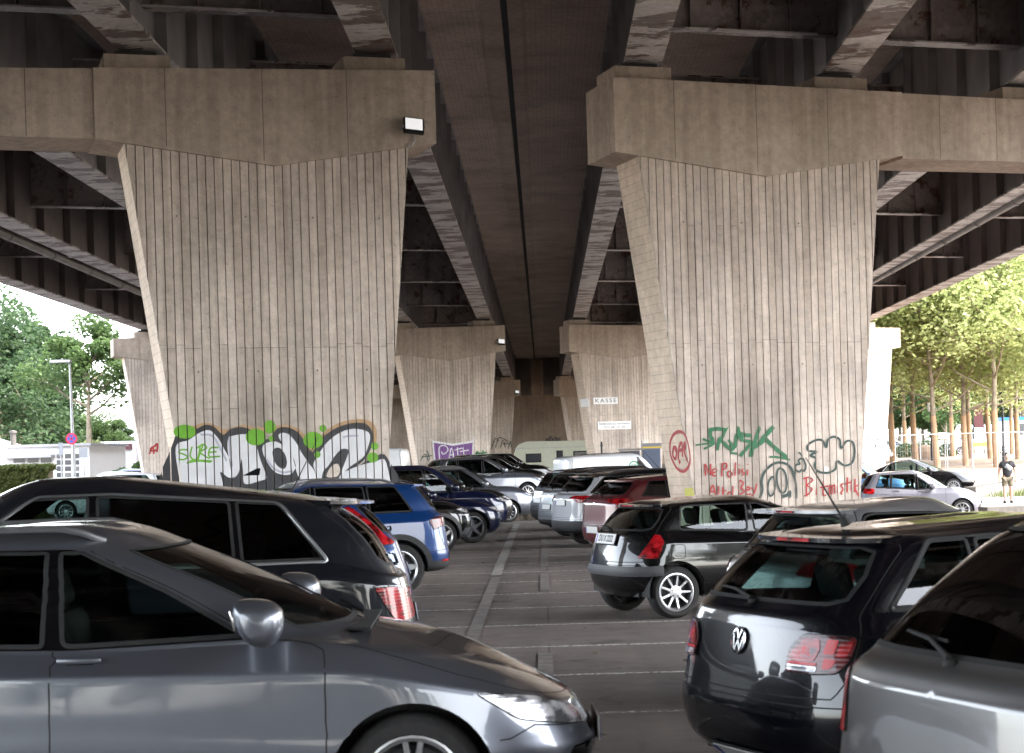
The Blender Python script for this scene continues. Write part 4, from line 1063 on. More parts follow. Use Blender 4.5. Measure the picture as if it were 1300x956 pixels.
for p in ([(280, 470), (275, 395), (308, 465), (312, 395)], [(320, 455), (350, 440), (340, 425), (322, 440), (325, 468), (350, 470)], [(382, 475), (385, 390)], [(378, 395), (410, 392), (412, 420), (388, 430)], [(430, 440), (418, 460), (432, 478), (448, 460), (430, 440)], [(470, 385), (465, 470)], [(492, 425), (492, 462)], [(520, 425), (508, 440), (525, 455), (510, 468)], [(545, 430), (545, 465)], [(545, 400), (548, 395)], [(490, 405), (493, 400)],
          [(300, 600), (325, 530), (345, 600)], [(308, 572), (345, 570)], [(362, 535), (362, 605)], [(388, 540), (388, 605)], [(410, 560), (390, 578), (412, 605)], [(425, 575), (420, 600), (438, 602), (440, 578), (425, 575)], [(452, 535), (452, 605)],
          [(492, 590), (490, 505), (520, 515), (505, 545), (525, 570), (495, 590)], [(535, 565), (560, 555), (550, 540), (535, 560), (540, 588), (565, 585)], [(572, 545), (585, 570)], [(605, 520), (590, 575), (570, 600)],
          [(920, 600), (918, 485)], [(895, 490), (935, 480), (958, 500), (925, 530), (955, 555), (925, 592), (905, 598)], [(985, 545), (983, 592)], [(985, 520), (988, 515)], [(1028, 500), (1025, 590), (1045, 592)], [(1005, 545), (1055, 535)], [(1065, 590), (1068, 530), (1082, 545), (1080, 590)], [(1082, 540), (1098, 530), (1098, 585)], [(1118, 530), (1118, 580)], [(1118, 505), (1121, 500)],
          [(1155, 520), (1138, 530), (1152, 555), (1140, 575), (1145, 590)], [(1180, 480), (1178, 575)], [(1165, 520), (1200, 512)], [(1205, 520), (1205, 570)], [(1205, 500), (1208, 495)], [(1228, 490), (1226, 575)], [(1248, 530), (1228, 545), (1250, 595)]): it.append(S_(T(p), 1.35, RD))
DG = 'dark_green_tag'
for w, p in ((2.2, [(625, 610), (640, 560), (635, 500), (655, 445), (700, 400), (750, 385), (800, 400), (835, 445), (850, 510), (855, 570), (855, 612)]), (1.6, [(700, 478), (680, 510), (675, 560), (690, 598), (712, 580), (720, 530), (712, 485), (700, 478)]), (1.6, [(745, 425), (732, 460), (735, 520), (755, 570), (780, 575), (795, 530), (790, 470), (770, 430), (745, 425)]),
             (3.0, [(770, 600), (800, 592), (812, 570), (812, 600)]), (1.4, [(870, 320), (895, 345)]), (1.6, [(885, 360), (868, 375), (878, 395), (855, 400), (850, 430), (875, 445), (890, 430), (905, 440), (915, 410), (900, 365), (885, 360)]),
             (1.9, [(1045, 290), (1020, 245), (975, 245), (930, 275), (932, 310), (985, 318), (945, 340), (980, 360), (972, 410), (1000, 445), (1060, 450), (1105, 425), (1115, 375), (1160, 405), (1210, 385), (1225, 320), (1215, 260), (1175, 250), (1140, 295), (1130, 240), (1090, 222), (1055, 245), (1045, 290)])): it.append(S_(T(p), w, DG))
it.append(FL(T([(1032, 415), (1055, 415), (1055, 440), (1032, 440)]), 'white_paint'))
graffiti(pl, it, root, off)
# flank of the near right pier
fp = flank_plane(3.96, ROWS[0]); it = []
for p in ([(115, 190), (75, 210), (52, 270), (60, 350), (95, 420), (135, 442), (165, 420), (180, 370), (172, 290), (150, 215), (115, 190)], [(75, 290), (70, 340), (88, 360), (95, 300), (80, 290), (95, 325)], [(105, 360), (110, 290), (128, 262), (132, 350)], [(108, 310), (132, 305)], [(140, 290), (145, 260), (150, 290), (142, 310), (160, 372)], [(118, 375), (110, 392)]): it.append(S_(T(p), 1.3, RD))
for p in ([(150, 575), (200, 570)], [(160, 590), (205, 580)], [(150, 600), (200, 600)]): it.append(S_(T(p), 3.0, 'yellow_tag'))
graffiti(fp, it, root, off)
# second-row left pier: purple panel, 6.375x enlargement origin (560,460)... left part from the 2.898x one, origin (430,330)
pl = front_plane(-4.08, ROWS[1]); root, off = PIERS[(-1, 1)]; it = []
it.append(('f', tr([(344, 664), (420, 676), (498, 664), (492, 742), (352, 742)], 430, 330, 2.898), 1, 'white_paint'))
it.append(('f', tr([(349, 672), (420, 684), (493, 672), (488, 740), (356, 742)], 430, 330, 2.898), 1, 'purple_paint'))
for p in ([(372, 738), (370, 690), (392, 684), (402, 700), (385, 715), (378, 705)], [(405, 735), (415, 692), (425, 735)], [(408, 718), (424, 716)], [(436, 690), (440, 730)], [(425, 700), (455, 692)], [(458, 690), (462, 735)], [(445, 705), (478, 700)], [(340, 660), (352, 672)], [(490, 672), (502, 650)]): it.append(S_(tr(p, 430, 330, 2.898), 1.0, 'white_paint'))
for p in ([(500, 740), (510, 705), (525, 740)], [(500, 715), (545, 708)], [(532, 700), (530, 740)], [(512, 730), (550, 715)]): it.append(S_(tr(p, 430, 330, 2.898), 1.6, 'green_tag'))
for p in ([(300, 740), (318, 715), (330, 740)], [(305, 725), (345, 720)], [(325, 700), (335, 735)]): it.append(S_(tr(p, 430, 330, 2.898), .9, 'dark_green_tag'))
graffiti(pl, it, root, off)
pl = front_plane(-4.08, ROWS[2]); root, off = PIERS[(-1, 2)]; it = []
for p in ([(405, 700), (440, 615), (465, 640)], [(440, 690), (470, 610), (540, 640)], [(480, 690), (500, 630), (520, 690)], [(500, 660), (540, 655)], [(545, 700), (560, 640), (575, 700)]): it.append(S_(tr(p, 560, 460, 6.375), .9, 'black_paint'))
graffiti(pl, it, root, off)
# far right outer pier: outlined white letters; far left outer pier: red tag
pl = front_plane(15.1, ROWS[1]); root, off = PIERS[(1, 1)]; it = []
T = lambda pts: tr(pts, 1080, 500, 5.795)
it.append(FL(T([(60, 455), (62, 340), (110, 325), (150, 335), (180, 355), (215, 332), (260, 345), (280, 385), (300, 420), (290, 460)]), 'white_paint'))
for p in ([(100, 325), (130, 330), (160, 350), (185, 380), (200, 460)], [(180, 350), (215, 330), (265, 350), (272, 385), (298, 420), (290, 458)], [(105, 330), (110, 400), (120, 455)], [(130, 400), (165, 410)], [(185, 370), (175, 400)]): it.append(S_(T(p), 1.1, 'black_paint'))
graffiti(pl, it, root, off)
pl = front_plane(-15.6, ROWS[1]); root, off = PIERS[(-1, 1)]; it = []
for p in ([(725, 790), (740, 755), (748, 785)], [(735, 775), (765, 770)], [(752, 750), (765, 740), (762, 780)], [(730, 765), (760, 745)]): it.append(S_(tr(p, 0, 370, 3.826), 1.6, 'red_tag'))
graffiti(pl, it, root, off)
# writing on the far end wall
pl = Plane((0, 160.37, 0), (1, 0, 0), (0, 0, 1)); it = []
for p in ([(845, 632), (860, 615), (865, 632)], [(870, 628), (885, 595), (880, 630)], [(895, 600), (900, 630), (915, 615)], [(920, 625), (930, 605), (940, 628), (950, 605)], [(955, 628), (965, 608)], [(850, 636), (970, 632)]): it.append(S_(tr(p, 560, 460, 6.375), .8, 'black_paint'))
graffiti(pl, it, ab, (0, 161, 0))
# signs on the second right pier
def sign(px, py, wpx, hpx, lines, label, plane, name='notice_board', size=None, pts=None):
    a = plane.px(px-wpx/2, py+hpx/2); b = plane.px(px+wpx/2, py-hpx/2); w_, h_ = b[0]-a[0], b[1]-a[1]; c = plane.w(((a[0]+b[0])/2, (a[1]+b[1])/2))
    ok = plane.n; n = ok if ok.y < 0 else -ok
    r = empty(name, c+n*.02, 0, label, 'sign'); E1, E2 = plane.e1, plane.e2
    m = MB(); m.add([E1*x*w_/2+E2*y*h_/2+n*z for x in (-1, 1) for y in (-1, 1) for z in (0, .02)], [(0, 1, 3, 2), (4, 6, 7, 5), (0, 4, 5, 1), (2, 3, 7, 6), (0, 2, 6, 4), (1, 5, 7, 3)]); m.build('panel', 'sign_white', r)
    t = MB()
    for (s, sx, y, ss, spc) in lines:
        vs, fs = textmesh(s, ss*h_, sp=spc); ww = max(v.x for v in vs)-min(v.x for v in vs); k = sx*w_/ww
        t.add([E1*v.x*k+E2*(v.y+y*h_)+n*.023 for v in vs], fs)
    if t.f: t.build('lettering', 'ink', r)
pl2 = front_plane(3.96, ROWS[1])
sign(768.5, 508.8, 30.5, 9, [('KASSE', .86, 0, .85, 1.3)], 'white sign reading KASSE on the second right pier', pl2)
sign(779.6, 540, 41.5, 11, [('Stellplätze zu vermieten', .93, .22, .42, 1.), ('0151 442 251 44', .62, -.24, .42, 1.)], 'white two-line rental notice below the KASSE sign', pl2)
fl2 = flank_plane(3.96, ROWS[1])
a = fl2.px(736.6, 507); b = fl2.px(748.5, 516)
sg = empty('notice_board', fl2.w(((a[0]+b[0])/2, (a[1]+b[1])/2)), 0, 'small blank-looking white sign on the flank of the second right pier', 'sign')
m = MB(); q = [fl2.w(p)-sg.location for p in ((a[0], a[1]), (b[0], a[1]), (b[0], b[1]), (a[0], b[1]))]; nn = Vector((-ES[0], -ES[1], 0))
m.add(q+[x+nn*.02 for x in q], [(0, 1, 2, 3), (4, 5, 6, 7), (0, 1, 5, 4), (1, 2, 6, 5), (2, 3, 7, 6), (3, 0, 4, 7)]); m.build('panel', 'sign_white', sg)
# floodlights on the left pier heads
for r, (x, y, w_) in enumerate(((525, 160, 26), (636.5, 434, 11), (656.5, 498, 6.5))):
    Y0 = ROWS[r]; pl = Plane(sz(0, -.16, 0, Y0), (ES[0], ES[1], 0), (0, 0, 1)); c = pl.w(pl.px(x, y))
    lab = ['black rectangular floodlight fixed to the nearest left pier head', 'floodlight on the head of the second left pier', 'small floodlight on the head of the farthest left pier'][r]
    root = empty('floodlight', c, SK, lab, 'floodlight', 'floodlights on the left piers'); k = 1.0
    rt = Matrix.Rotation(R(-24), 3, 'X') @ Matrix.Rotation(R(6), 3, 'Y')
    m = MB(); m.box((0, 0, 0), (.32*k, .07, .27*k), 0, rt, .015); m.box(rt @ Vector((0, .05, 0)), (.22, .05, .18), 0, rt, .01); m.box(rt @ Vector((0, -.034, -.125)), (.30, .02, .03), 0, rt); m.build('housing', 'plate_black', root)
    m = MB(); m.box(rt @ Vector((0, -.037, .012)), (.265, .006, .20), 0, rt, .002); m.build('lamp_glass', 'lamp_glass', root)
    m = MB(); m.box((-.17, .06, -.01), (.012, .20, .04)); m.box((.17, .06, -.01), (.012, .20, .04)); m.box((0, .155, -.01), (.34, .012, .04)); m.tube([(.02, .15, -.05), (.05, .12, -.20), (.0, .1, -.27), (-.03, .14, -.22), (-.05, .155, -.32)], .010, 5); m.build('bracket', 'metal_galv', root)
# ---------------------------------------------------------------- ground
def sheet(name, x0, x1, y0, y1, nx, ny, dz, mat_, kind='structure', yf=None):
    m = MB(); vs = []
    for j in range(ny+1):
        for i in range(nx+1):
            x = x0+(x1-x0)*i/nx; y = y0+(y1-y0)*j/ny; vs.append((x, y, terrain(x, y)+dz))
    m.add(vs, [(j*(nx+1)+i, j*(nx+1)+i+1, (j+1)*(nx+1)+i+1, (j+1)*(nx+1)+i) for j in range(ny) for i in range(nx)])
    o = m.build(name, mat_, None, 0); tag(o, kind=kind); return o
def bigground():
    m = MB(); xs = [-900, -400, -200, -100, -60]+[-40+2*i for i in range(41)]+[50, 60, 80, 120, 200, 400, 900]; ys = [-500, -200, -100, -60]+[-40+2*i for i in range(81)]+[130, 150, 180, 220, 300, 500, 900, 1500]
    vs = [(x, y, terrain(x, y)-.03-(.6 if -17 < x < 22 and -74 < y < 160 else 0)) for y in ys for x in xs]; n = len(xs)
    m.add(vs, [(j*n+i, j*n+i+1, (j+1)*n+i+1, (j+1)*n+i) for j in range(len(ys)-1) for i in range(n-1)])
    tag(m.build('ground', 'earth', None, 0), kind='structure')
bigground()
sheet('parking_lot', -19, 25, -76, 164, 44, 240, 0, 'asphalt')
sheet('plaza', 11, 90, 79, 164, 79, 85, .014, 'sand')
sheet('footpath', 15, 25, 60, 72, 10, 12, .014, 'paving')
sheet('road', -60, -19.2, 40, 110, 10, 10, -.005, 'asphalt')
def line(name, x0, x1, y0, y1, k=0):
    m = MB(); n = max(1, int((y1-y0)/3)); 
    for i in range(n):
        a, b = y0+(y1-y0)*i/n, y0+(y1-y0)*(i+1)/n; m.add([(x0, a, .004), (x1, a, .004), (x1, b, .004), (x0, b, .004)], [(0, 1, 2, 3)])
    tag(m.build(name, 'worn_line'), kind='structure')
m = MB()
for k in range(-3, 20):
    y = 15.5+2.35*k; x0 = -6 if k % 3 else -5.6; m.add([(x0, y, .004), (3.9, y, .004), (3.9, y+.09, .004), (x0, y+.09, .004)], [(0, 1, 2, 3)])
tag(m.build('parking_lines', 'worn_line'), kind='structure')
simple('stripe', (.26, .245, .225), .8, vary=.35, vs=6); simple('stripe_faint', (.17, .15, .136), .8, vary=.3, vs=6)
m = MB()
for (x0, x1, a, b, mi) in ((-.86, -.70, 29, 52, 0), (-.84, -.70, 18.5, 28.4, 1), (-.10, .03, 25.5, 29.0, 1), (-.10, .03, 31, 44, 1), (-.10, .03, 15.3, 17.3, 1), (-.10, .03, 8, 12.5, 1)):
    m.add([(x0, a, .008), (x1, a, .008), (x1, b, .008), (x0, b, .008)], [(0, 1, 2, 3)], mi)
tag(m.build('lane_markings', ['stripe', 'stripe_faint']), kind='structure')
sheet('kerb_strip', -3.0, 3.0, 51, 53.4, 3, 2, .016, 'paving')
# stacked stone wall closing the lane
st = empty('stone_wall', (0, 53.8, 0), 0, 'low dark wall of stacked stones across the end of the lane', 'wall'); m = MB(); random.seed(3)
x = -2.6
while x < 2.6:
    w_ = .10+random.random()*.10; z = 0
    while z < .55:
        h_ = .14+random.random()*.12; m.box((x+w_/2, random.uniform(-.03, .03), z+h_/2), (w_*.93, .34, h_*.95), 0, Matrix.Rotation(random.uniform(-.05, .05), 3, 'Y'), .02); z += h_
    x += w_
m.build('stones', 'stone', st)
m = MB(); random.seed(12)
for i in range(420):
    y = random.uniform(8, 52); x = random.uniform(-3.5, 4.5); a = random.uniform(0, 6.28); s_ = random.uniform(.012, .035); c, d = math.cos(a)*s_, math.sin(a)*s_
    m.add([(x-c, y-d, .006), (x+d*.5, y-c*.5, .006+s_*random.uniform(0, .6)), (x+c, y+d, .006), (x-d*.5, y+c*.5, .007)], [(0, 1, 2, 3)], i % 2)
tag(m.build('fallen_leaves', ['bark', 'sand']), kind='stuff')
# low concrete walls on the right
def wallpts(name, pts, h, w_, mat_, label, zb=None):
    root = empty(name, (pts[0][0], pts[0][1], terrain(*pts[0])), 0, label, 'wall'); m = MB()
    for i in range(len(pts)-1):
        a, b = Vector((*pts[i], 0)), Vector((*pts[i+1], 0)); n = Vector((-(b-a).y, (b-a).x, 0)).normalized()*w_/2; k = 8
        for j in range(k):
            p, q = a.lerp(b, j/k), a.lerp(b, (j+1)/k); z0 = min(terrain(p.x, p.y), terrain(q.x, q.y)) if zb is None else zb
            vs = [(v.x, v.y, z) for v in (p-n, p+n, q+n, q-n) for z in (z0-.25, z0+h)]
            m.add(vs, [(0, 2, 4, 6), (1, 7, 5, 3), (0, 1, 3, 2), (4, 5, 7, 6), (0, 6, 7, 1), (2, 3, 5, 4)])
    m.build('coping', mat_, root, off=(pts[0][0], pts[0][1], terrain(*pts[0])))
wallpts('retaining_wall', [(12.5, 54.0), (14.0, 54.4), (16.0, 55.2), (19.5, 56.5)], .42, .55, 'concrete_low', 'low concrete wall in front of the walking man')
wallpts('kerb_wall', [(16.2, 72.0), (18.4, 76.0), (22.5, 82)], .42, .45, 'concrete_low', 'curved concrete kerb wall behind the walking man')
# grass tufts next to it
m = MB(); random.seed(8)
for i in range(900):
    x, y = random.uniform(16.8, 20.5), random.uniform(71.5, 77)
    if y > 71.5+(x-16.2)*1.5: continue
    z = terrain(x, y); a = random.uniform(0, 6.28); h_ = random.uniform(.08, .28); dx, dy = .02*math.cos(a), .02*math.sin(a)
    m.add([(x-dx, y-dy, z), (x+dx, y+dy, z), (x+random.uniform(-.06, .06), y, z+h_)], [(0, 1, 2)])
tag(m.build('grass', 'leaf_hedge'), kind='stuff')
# ---------------------------------------------------------------- vegetation
def crown_mesh(name, mat_, clumps, n, size, seed, flat=.6):
    rnd = random.Random(seed); vs = []; fs = []
    for i in range(n):
        c = clumps[rnd.randrange(len(clumps))]; (cx, cy, cz, r) = c
        while True:
            d = Vector((rnd.uniform(-1, 1), rnd.uniform(-1, 1), rnd.uniform(-1, 1)))
            if d.length <= 1: break
        d = d.normalized()*(d.length**.45)
        p = Vector((cx, cy, cz))+Vector((d.x, d.y, d.z*flat))*r; s = size*rnd.uniform(.6, 1.3)
        a = Vector((rnd.uniform(-1, 1), rnd.uniform(-1, 1), rnd.uniform(-.5, .5))).normalized(); b = a.cross(Vector((rnd.uniform(-1, 1), rnd.uniform(-1, 1), rnd.uniform(-1, 1)))).normalized()
        k = len(vs); vs += [tuple(p-a*s*.55), tuple(p+b*s*.34), tuple(p+a*s*.6), tuple(p-b*s*.34)]; fs.append((k, k+1, k+2, k+3))
    me = bpy.data.meshes.new(name); me.from_pydata(vs, [], fs); me.materials.append(M[mat_]); return me
def tree_protos(H, cr_, th, leaf, n, size, seed, wrap=None, trunk_r=.16, flat=.6, spread=1., up=.5, nb=9, forks=3):
    """returns (trunk mesh, wrap mesh, crown mesh)"""
    rnd = random.Random(seed); t = MB(); clumps = []
    pts = [Vector((0, 0, -.1))]; 
    for i in range(1, 6): pts.append(Vector((rnd.uniform(-.06, .06)*i, rnd.uniform(-.06, .06)*i, H*.8*i/5)))
    t.tube(pts, [trunk_r*1.25, trunk_r, trunk_r*.85, trunk_r*.6, trunk_r*.4, trunk_r*.15], 8)
    def axis(z): k = max(0, min(4.999, z/(H*.8)*5)); i = int(k); return pts[i].lerp(pts[i+1], k-i)
    for b in range(nb):
        z = th+(H*.78-th)*(b/(nb))**.9; a = b*2.4+rnd.uniform(-.4, .4); L_ = cr_*(1-.55*(b/nb))*rnd.uniform(.75, 1.05)*spread
        p0 = axis(z); d = Vector((math.cos(a), math.sin(a), up*rnd.uniform(.6, 1.3))); q = [p0, p0+d*L_*.35+Vector((0, 0, -.02*L_)), p0+d*L_*.7+Vector((0, 0, .06*L_)), p0+d*L_]
        t.tube(q, [trunk_r*.42, trunk_r*.3, trunk_r*.2, trunk_r*.06], 6)
        for k in range(forks):
            f = q[1].lerp(q[3], rnd.uniform(.2, .9)); e = f+Vector((rnd.uniform(-1, 1), rnd.uniform(-1, 1), rnd.uniform(-.1, .9)))*L_*.38
            t.tube([f, f.lerp(e, .5)+Vector((0, 0, .05)), e], [trunk_r*.16, trunk_r*.1, trunk_r*.03], 5); clumps.append((e.x, e.y, e.z, L_*rnd.uniform(.24, .40)))
        clumps.append((q[3].x, q[3].y, q[3].z, L_*rnd.uniform(.25, .42))); clumps.append((q[2].x, q[2].y, q[2].z+.2, L_*.3))
    for k in range(5): clumps.append((rnd.uniform(-.5, .5)*cr_*.6, rnd.uniform(-.5, .5)*cr_*.6, H*rnd.uniform(.78, .97), cr_*.3))
    to = t.build('trunk', 'bark', None, 60); tm = to.data; bpy.data.objects.remove(to)
    wm = None
    if wrap:
        w_ = MB(); k = [axis(.02), axis(wrap*.5), axis(wrap)]; w_.tube(k, [trunk_r*1.32, trunk_r*1.18, trunk_r*1.05], 10); wo = w_.build('w', 'trunk_wrap', None, 60); wm = wo.data; bpy.data.objects.remove(wo)
    return tm, wm, crown_mesh('crown', leaf, clumps, n, size, seed, flat)
def put_tree(pr, loc, rz, sc, label, group, name='tree', cat='tree'):
    r = empty(name, loc, rz, label, cat, group); r.scale = (sc, sc, sc)
    for nm, me in zip(('trunk', 'trunk_wrap', 'crown'), pr):
        if me: o = bpy.data.objects.new(nm, me); col.objects.link(o); o.parent = r
    return r
planes = [tree_protos(10.5, 4.0, 2.2, 'leaf_plane', 14000, .17, 11+i, wrap=2.05, trunk_r=.105, up=.55, nb=15, forks=6, flat=.7) for i in range(3)]
ptx = [(1134, 578, 76, 'leftmost wrapped plane tree, beside the white pier'), (1162, 580, 80, 'slender wrapped plane tree above the dark saloon roof'), (1190, 588, 72, 'wrapped plane tree leaning left beside the black lamp post'), (1226, 588, 73, 'thick wrapped plane tree in the middle of the sandy square'),
       (1233, 576, 84, 'wrapped plane tree half hidden behind the thick middle one'), (1258, 580, 82, 'wrapped plane tree in front of the white site cabin end'), (1266, 592, 71, 'wrapped plane tree just behind the walking man'), (1293, 583, 78, 'rightmost wrapped plane tree before the white site cabin'),
       (1330, 590, 74, 'plane tree reaching into the picture from the right edge'), (1210, 566, 98, 'farther plane tree between the fence and the white van'), (1285, 566, 100, 'farther plane tree against the site cabin roof'), (1150, 566, 104, 'farther plane tree above the parked grey car'), (1360, 575, 90, 'plane tree beyond the right edge whose crown hangs into view')]
random.seed(21)
for i, (x, y, Y, lb) in enumerate(ptx):
    Y *= 1.42; X = P(x, y, Y).x; r = put_tree(planes[i % 3], (X, Y, terrain(X, Y)), random.uniform(0, 6.28), 1.42*random.uniform(.92, 1.05), lb, 'plane trees with wrapped trunks on the square', 'plane_tree')
    r.rotation_euler = (random.uniform(-.02, .02), random.uniform(-.05, -.02), r.rotation_euler.z if False else random.uniform(0, .4))
dark = [tree_protos(13, 4.6, 1.5, 'leaf_dark', 22000, .26, 31+i, trunk_r=.25, up=.5, nb=14, forks=4, flat=.8) for i in range(2)]
mid = [tree_protos(12, 4.2, 1.8, 'leaf_mid', 20000, .26, 41+i, trunk_r=.22, up=.5, nb=13, forks=4, flat=.8) for i in range(2)]
fst = [(-2, 118, 1.0, 0, 'tall dark tree filling the left edge of the picture'), (28, 124, 1.05, 0, 'tall dark tree second from the left edge behind the white building'), (58, 132, .62, 1, 'mid green tree behind the roof vent of the white building'), (88, 128, .52, 1, 'mid green tree behind the street lamp'),
       (118, 138, .48, 0, 'dark tree behind the slender maple'), (138, 122, .46, 1, 'mid green tree between the maple and the concrete pier'), (46, 165, .8, 0, 'farther dark tree above the building roof'), (104, 170, .6, 1, 'farther green tree seen through the maple crown'), (148, 150, .45, 0, 'low dark conifer-like tree beside the pale tower')]
for x, Y, sc, k, lb in fst:
    X = P(x, 560, Y).x; put_tree((dark if k == 0 else mid)[(x//7) % 2], (X, Y, 0), x*.7, sc, lb, 'trees behind the white building', 'broadleaf_tree')
rt = [(1142, 150, .62, 'dark tree behind the fence beside the white pier'), (1172, 148, .6, 'dark tree behind the parked grey car'), (1200, 145, .64, 'dark tree left of the white van'), (1222, 160, .66, 'dark tree behind the cab of the white van'), (1262, 175, .8, 'dark tree behind the white van box'), (1300, 170, .8, 'dark tree behind the site cabin')]
for x, Y, sc, lb in rt:
    X = P(x, 560, Y*1.35).x; Y *= 1.35; sc *= 1.35; put_tree(mid[(x//9) % 2] if x < 1210 else dark[x % 2], (X, Y, .95), x*.3, sc, lb, 'dark trees behind the square', 'broadleaf_tree')
maple = tree_protos(9.4, 2.9, 4.4, 'leaf_mid', 9000, .20, 77, trunk_r=.17, up=.85, nb=10, forks=4, flat=.75)
X = P(117, 600, 98).x; mt = put_tree(maple, (X, 98, 0), 1.0, 1.06, 'slender maple with a bare trunk behind the street lamp', None, 'maple_tree')
rnd = random.Random(4); cl = [(rnd.uniform(-.3, .4), rnd.uniform(-.3, .3), .4+.3*i, .45+.1*(i % 3)) for i in range(9)]
o = bpy.data.objects.new('trunk_shoots', crown_mesh('trunk_shoots', 'leaf_plane', cl, 1600, .17, 9)); col.objects.link(o); o.parent = mt
def bush(name, loc, cl, n, size, leaf, label, cat, seed, group=None):
    r = empty(name, loc, 0, label, cat, group); o = bpy.data.objects.new('foliage', crown_mesh('foliage', leaf, cl, n, size, seed, .8)); col.objects.link(o); o.parent = r; return r
# hedge, clipped
def hedge(x0, x1, Y, h, d, label, seed, leaf='leaf_hedge'):
    a, b = P(x0, 590, Y).x, P(x1, 590, Y).x; rnd = random.Random(seed); vs = []; fs = []
    for i in range(9000):
        f = rnd.random(); 
        if f < .6: p = Vector((rnd.uniform(a, b), Y-d/2+rnd.uniform(-.06, .1), rnd.uniform(0, h)))
        else: p = Vector((rnd.uniform(a, b), Y+rnd.uniform(-d/2, d/2), h+rnd.uniform(-.12, .08)))
        q = Vector((rnd.gauss(0, 1), rnd.gauss(0, 1), rnd.gauss(0, 1))).normalized(); u = q.orthogonal().normalized(); v = q.cross(u); s = rnd.uniform(.05, .11)
        k = len(vs); vs += [tuple(p-Vector(((a+b)/2, Y, 0))+w_) for w_ in (-u*s, v*s*.6, u*s, -v*s*.6)]; fs.append((k, k+1, k+2, k+3))
    r = empty('hedge', ((a+b)/2, Y, 0), 0, label, 'hedge'); me = bpy.data.meshes.new('foliage'); me.from_pydata(vs, [], fs); me.materials.append(M[leaf]); o = bpy.data.objects.new('foliage', me); col.objects.link(o); o.parent = r
    m = MB(); m.box((0, .08, h/2-.06), (b-a-.2, d-.24, h-.14)); m.build('branches', 'bark', r)
hedge(-40, 66, 72, 1.98, 1.2, 'clipped green hedge in front of the white building', 5)
bush('shrub', (P(142, 600, 86).x, 86, 0), [(0, 0, .6, .8), (.7, 0, .8, .8), (1.2, .2, .5, .7), (-.5, 0, .4, .6)], 2600, .16, 'leaf_hedge', 'light green shrub beside the foot of the maple', 'shrub', 6)
bush('shrub', (P(168, 600, 88).x, 88, 0), [(0, 0, .9, 1.0), (.8, 0, 1.2, .9), (-.4, 0, 1.3, .7), (.5, .2, 1.7, .6)], 3600, .16, 'leaf_mid', 'rounded grey green shrub beside the far left pier', 'shrub', 7)
bush('shrub', (P(1150, 590, 140).x, 140, .9), [(0, 0, .5, .8), (1.5, .3, .6, .9), (3, 0, .4, .8)], 2500, .16, 'leaf_mid', 'low green shrub behind the site fence', 'shrub', 8)
# ---------------------------------------------------------------- left: building, lamp, signs
def bx(name, x0, x1, y0, y1, Y, d, mat_, parent, off, mb=None):
    a = P(x0, y1, Y); b = P(x1, y0, Y); m = mb or MB(); m.box(((a.x+b.x)/2, Y+d/2, (a.z+b.z)/2), (b.x-a.x, d, b.z-a.z))
    return m.build(name, mat_, parent, off=off) if mb is None else m
Y = 92; o0 = (P(60, 600, Y).x, Y, 0); r = empty('workshop_building', o0, 0, 'low white flat-roofed building with dark windows behind the hedge', 'building')
m = MB(); a = P(8, 565, Y); b = P(113, 563, Y); zt = 1.8+22*Y/2400+.35
m.box(((a.x+b.x)/2, Y+4, zt/2), (b.x-a.x, 8, zt)); m.build('wall', 'facade_white', r, off=o0)
m = MB(); c = P(72, 570, Y); m.box(((a.x+c.x)/2-.1, Y-.35, zt-.45), (c.x-a.x, .8, .14)); m.box(((a.x+b.x)/2, Y+3.9, zt+.06), (b.x-a.x+.3, 8.4, .12)); m.build('roof', 'facade_grey', r, off=o0)
for x0, x1 in ((17, 31), (35, 48), (52, 65)): bx('window', x0, x1, 579, 587.5, Y-.04, .05, 'window_dark', r, o0)
for i in range(3):
    for j in range(4): x0 = 72+i*10.4; bx('window', x0, x0+7.5, 576+j*8, 582+j*8, Y-.04, .05, 'window_dark' if (i+j) % 4 else 'interior_light', r, o0)
m = MB(); p = P(17, 562, Y+2); m.tube([(p.x, Y+2, zt), (p.x, Y+2, zt+.75)], .14, 10); m.lathe([(.2, zt+.75), (.2, zt+.85), (0, zt+.9)], (p.x, Y+2, 0), 'Z', 10); m.build('roof_vent', 'concrete_low', r, 40, off=o0)
o1 = (P(0, 600, 100).x, 100, 0); r = empty('annex', o1, 0, 'pale annex building at the left picture edge beyond the hedge', 'building'); m = MB(); m.box((o1[0]-3.5, 104, 1.35), (8, 8, 2.7)); m.build('wall', 'facade_white', r, off=o1)
m = MB(); m.add([(o1[0]-8, 99.6, 2.7), (o1[0]+.9, 99.6, 2.7), (o1[0]+.9, 108.2, 2.7), (o1[0]-8, 108.2, 2.7), (o1[0]-8, 104, 3.7), (o1[0]-1.2, 104, 3.7)], [(0, 1, 5, 4), (3, 4, 5, 2), (1, 2, 5), (0, 4, 3), (0, 3, 2, 1)]); m.build('roof', 'facade_grey', r, off=o1)
Y = 108; o2 = (P(145, 600, Y).x, Y, 0); r = empty('storage_building', o2, 0, 'flat building with a blue and white name board behind the shrubs', 'building')
a = P(126, 561, Y); b = P(172, 561, Y); m = MB(); m.box(((a.x+b.x)/2, Y+3, a.z/2), (b.x-a.x, 6, a.z)); m.build('wall', 'facade_white', r, off=o2)
bx('name_board', 135, 154, 561.5, 572, Y-.1, .08, 'sign_white', r, o2)
m = MB(); c = P(144.5, 567, Y)
for i in range(6): m.box((c.x-.32+i*.13, Y-.112, c.z+.13+(i % 2)*.02), (.07, .01, .13)); 
for i in range(4): m.box((c.x-.36+i*.16, Y-.112, c.z-.12+(i % 3)*.015), (.10, .01, .17))
m.build('lettering', 'sign_blue', r, off=o2)
